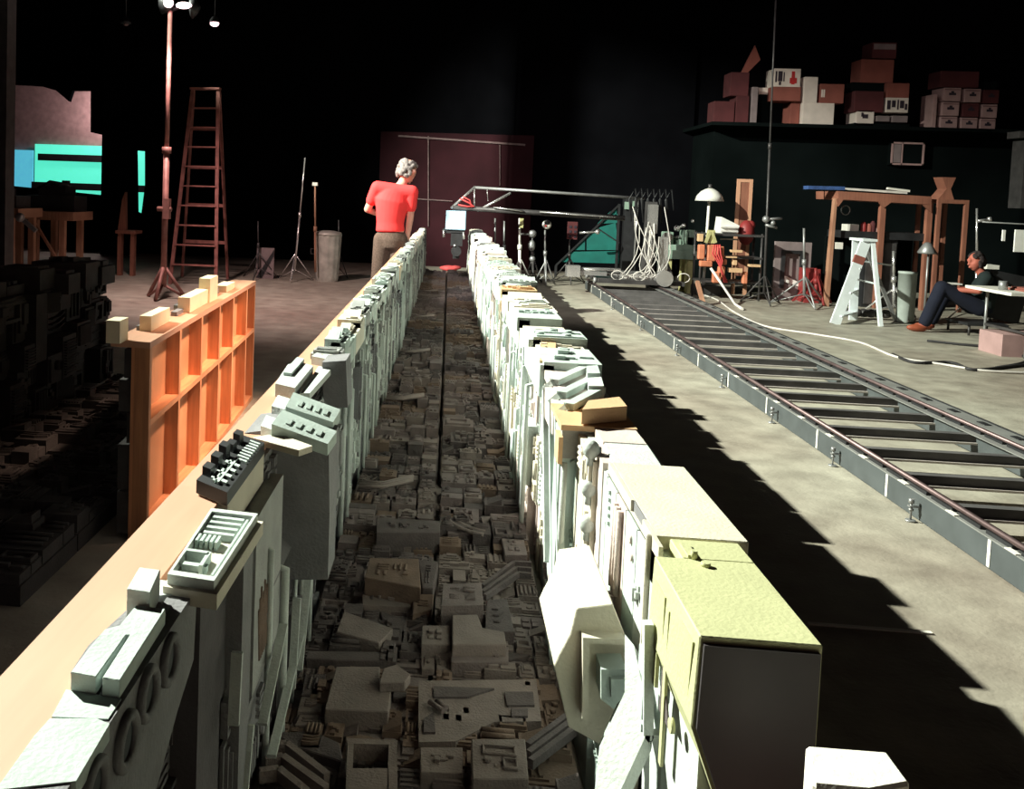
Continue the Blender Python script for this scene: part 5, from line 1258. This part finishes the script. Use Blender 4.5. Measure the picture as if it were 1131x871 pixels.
limb(mb,(hA,.10),(kA,.078),(aA+Vector((0,0,.05)),.07)); limb(mb,(hB,.10),(kB,.078),(aB+Vector((0,0,.05)),.07))
o = mb.build('trousers','navy',P2); fuse(o,.012)
for a,b in ((aA,tA_),(aB,tB_)): mb = MB(); c = a.lerp(b,.55); c.z = .045; mb.ball(c,.06,14,(2.1,.85,.72)); mb.build('shoe','shoe_brown',P2)
mb = hair_tufts(W2, .92, 9, -.06, .125, .25)
o = mb.build('hair','hair_dark',P2); fuse(o,.008)
# low chair under the seated person
zc = hip.z-.14; t = thing('low_chair', (hip.x,YQ,0), 'low dark folding chair under the seated person', 'chair')
MB().box(hip.x-.25,hip.x+.2,YQ-.24,YQ+.24,zc-.06,zc-.03).build('seat','black_metal',t); MB().beam((hip.x+.22,YQ,zc+.0),(hip.x+.32,YQ,zc+.55),.44,.03,(0,0,1)).build('backrest','black_metal',t)
for x in (-.22,.22):
    for y in (-.22,.22): MB().tube((hip.x+x,YQ+y,0),(hip.x+x,YQ+y,zc-.06),.014,8).build('leg','dark_metal',t)
m = MB(); c = S(1062,306,-.2); m.box(c.x-.06,c.x+.06,c.y,c.y+.02,c.z-.02,c.z+.03); 
m = MB(); c = (wA+wB)/2+Vector((-.06,0,.03)); m.box(c.x-.1,c.x+.1,c.y-.07,c.y+.07,c.z+.03,c.z+.045); m.build('held_notebook','paper',label='small pale notebook held by the seated person',cat='notebook')

# ------------------------------------------------------------------ lights and world
def light(kind, name, loc, target, energy, color, **kw):
    L = bpy.data.lights.new(name, kind); L.energy = energy; L.color = color
    for k, v in kw.items(): setattr(L, k, v)
    o = bpy.data.objects.new(name, L); COL.objects.link(o); o.location = loc
    o.rotation_euler = (Vector(target)-Vector(loc)).to_track_quat('-Z', 'Y').to_euler(); return o
KX, KY, KZ = -7.0, 6.8, 6.57
light('SPOT','key_spot',(KX,KY,KZ),(3.0,6.8,0),16500,(.95,1.0,.86),spot_size=R(118),spot_blend=.25,shadow_soft_size=.07)
t = thing('added_key_lamp', (KX-.2,KY,KZ-.75), 'added unseen key lamp body with flag plates that cut its light, left of frame', 'lamp')  # lamp body made up around the key spot to carry the flags
m = MB(); m.lathe((KX-.22,KY,KZ),[(.25,-.5),(.3,-.3),(.3,.1)],20,'x'); m.build('added_lamp_housing','black_metal',t)
m = MB().box(KX-1.2,KX+.61,KY-4,KY+4,KZ-.62,KZ-.60); m.build('added_light_flag','black_metal',t); m = MB().box(KX+.66,KX+.68,KY-4,KY+4,KZ-.19,KZ+1.2); m.build('added_light_flag','black_metal',t)  # unseen plates added to cut the key light below and above
m = MB().tube((KX-.3,KY,0),(KX-.3,KY,KZ-.63),.04,8); m.build('pole','black_metal',t)
a = light('AREA','panel_lamp',(-.1,4.8,2.4),(-1.22,4.8,.45),12,(1.0,.66,.48),shape='RECTANGLE',size=1.9,size_y=.15,spread=R(26))
light('SPOT','work_lamp_left',tuple(LT+Vector((.15,-.6,-.1))),(-2.2,11.5,0),600,(1.0,.72,.68),spot_size=R(110),spot_blend=.8,shadow_soft_size=.1)
light('SPOT','back_lamp',(-1.5,6.0,5.8),(2.5,14.5,.8),900,(1.0,.93,.9),spot_size=R(46),spot_blend=.6,shadow_soft_size=.15)
light('SPOT','ledge_lamp',(3.5,9.5,5.5),(7.2,16.3,3.2),170,(1.0,.85,.85),spot_size=R(48),spot_blend=.7,shadow_soft_size=.15)
light('SPOT','person_lamp',(-1.5,5.5,3.6),(-.7,10.4,1.2),420,(1.0,.93,.92),spot_size=R(20),spot_blend=.6,shadow_soft_size=.1)
light('POINT','room_lamp',(-7.5,18.9,3.0),(0,0,0),80,(1.0,.85,.85),shadow_soft_size=.2)
w = bpy.data.worlds.new('world'); scene.world = w; w.use_nodes = True
w.node_tree.nodes['Background'].inputs[0].default_value = (1,.5,.55,1); w.node_tree.nodes['Background'].inputs[1].default_value = .022
cam = bpy.data.cameras.new('camera'); co = bpy.data.objects.new('camera', cam); COL.objects.link(co); scene.camera = co
cam.sensor_width = 36; cam.lens = 36*F/1131; cam.shift_x = (565.5-PP[0])/1131; cam.shift_y = -(435.5-PP[1])/1131; cam.clip_start = .05; cam.clip_end = 100
rot = Matrix((Xc, Yc, Zc))  # rows: world axes in camera space -> camera-to-world
co.matrix_world = Matrix.Translation((0,0,H)) @ rot.to_4x4()
vs = scene.view_settings; vs.view_transform = 'Standard'; vs.look = 'None'; vs.gamma = 1; vs.use_curve_mapping = False; vs.exposure = 0.0
scene.cycles.max_bounces = 6
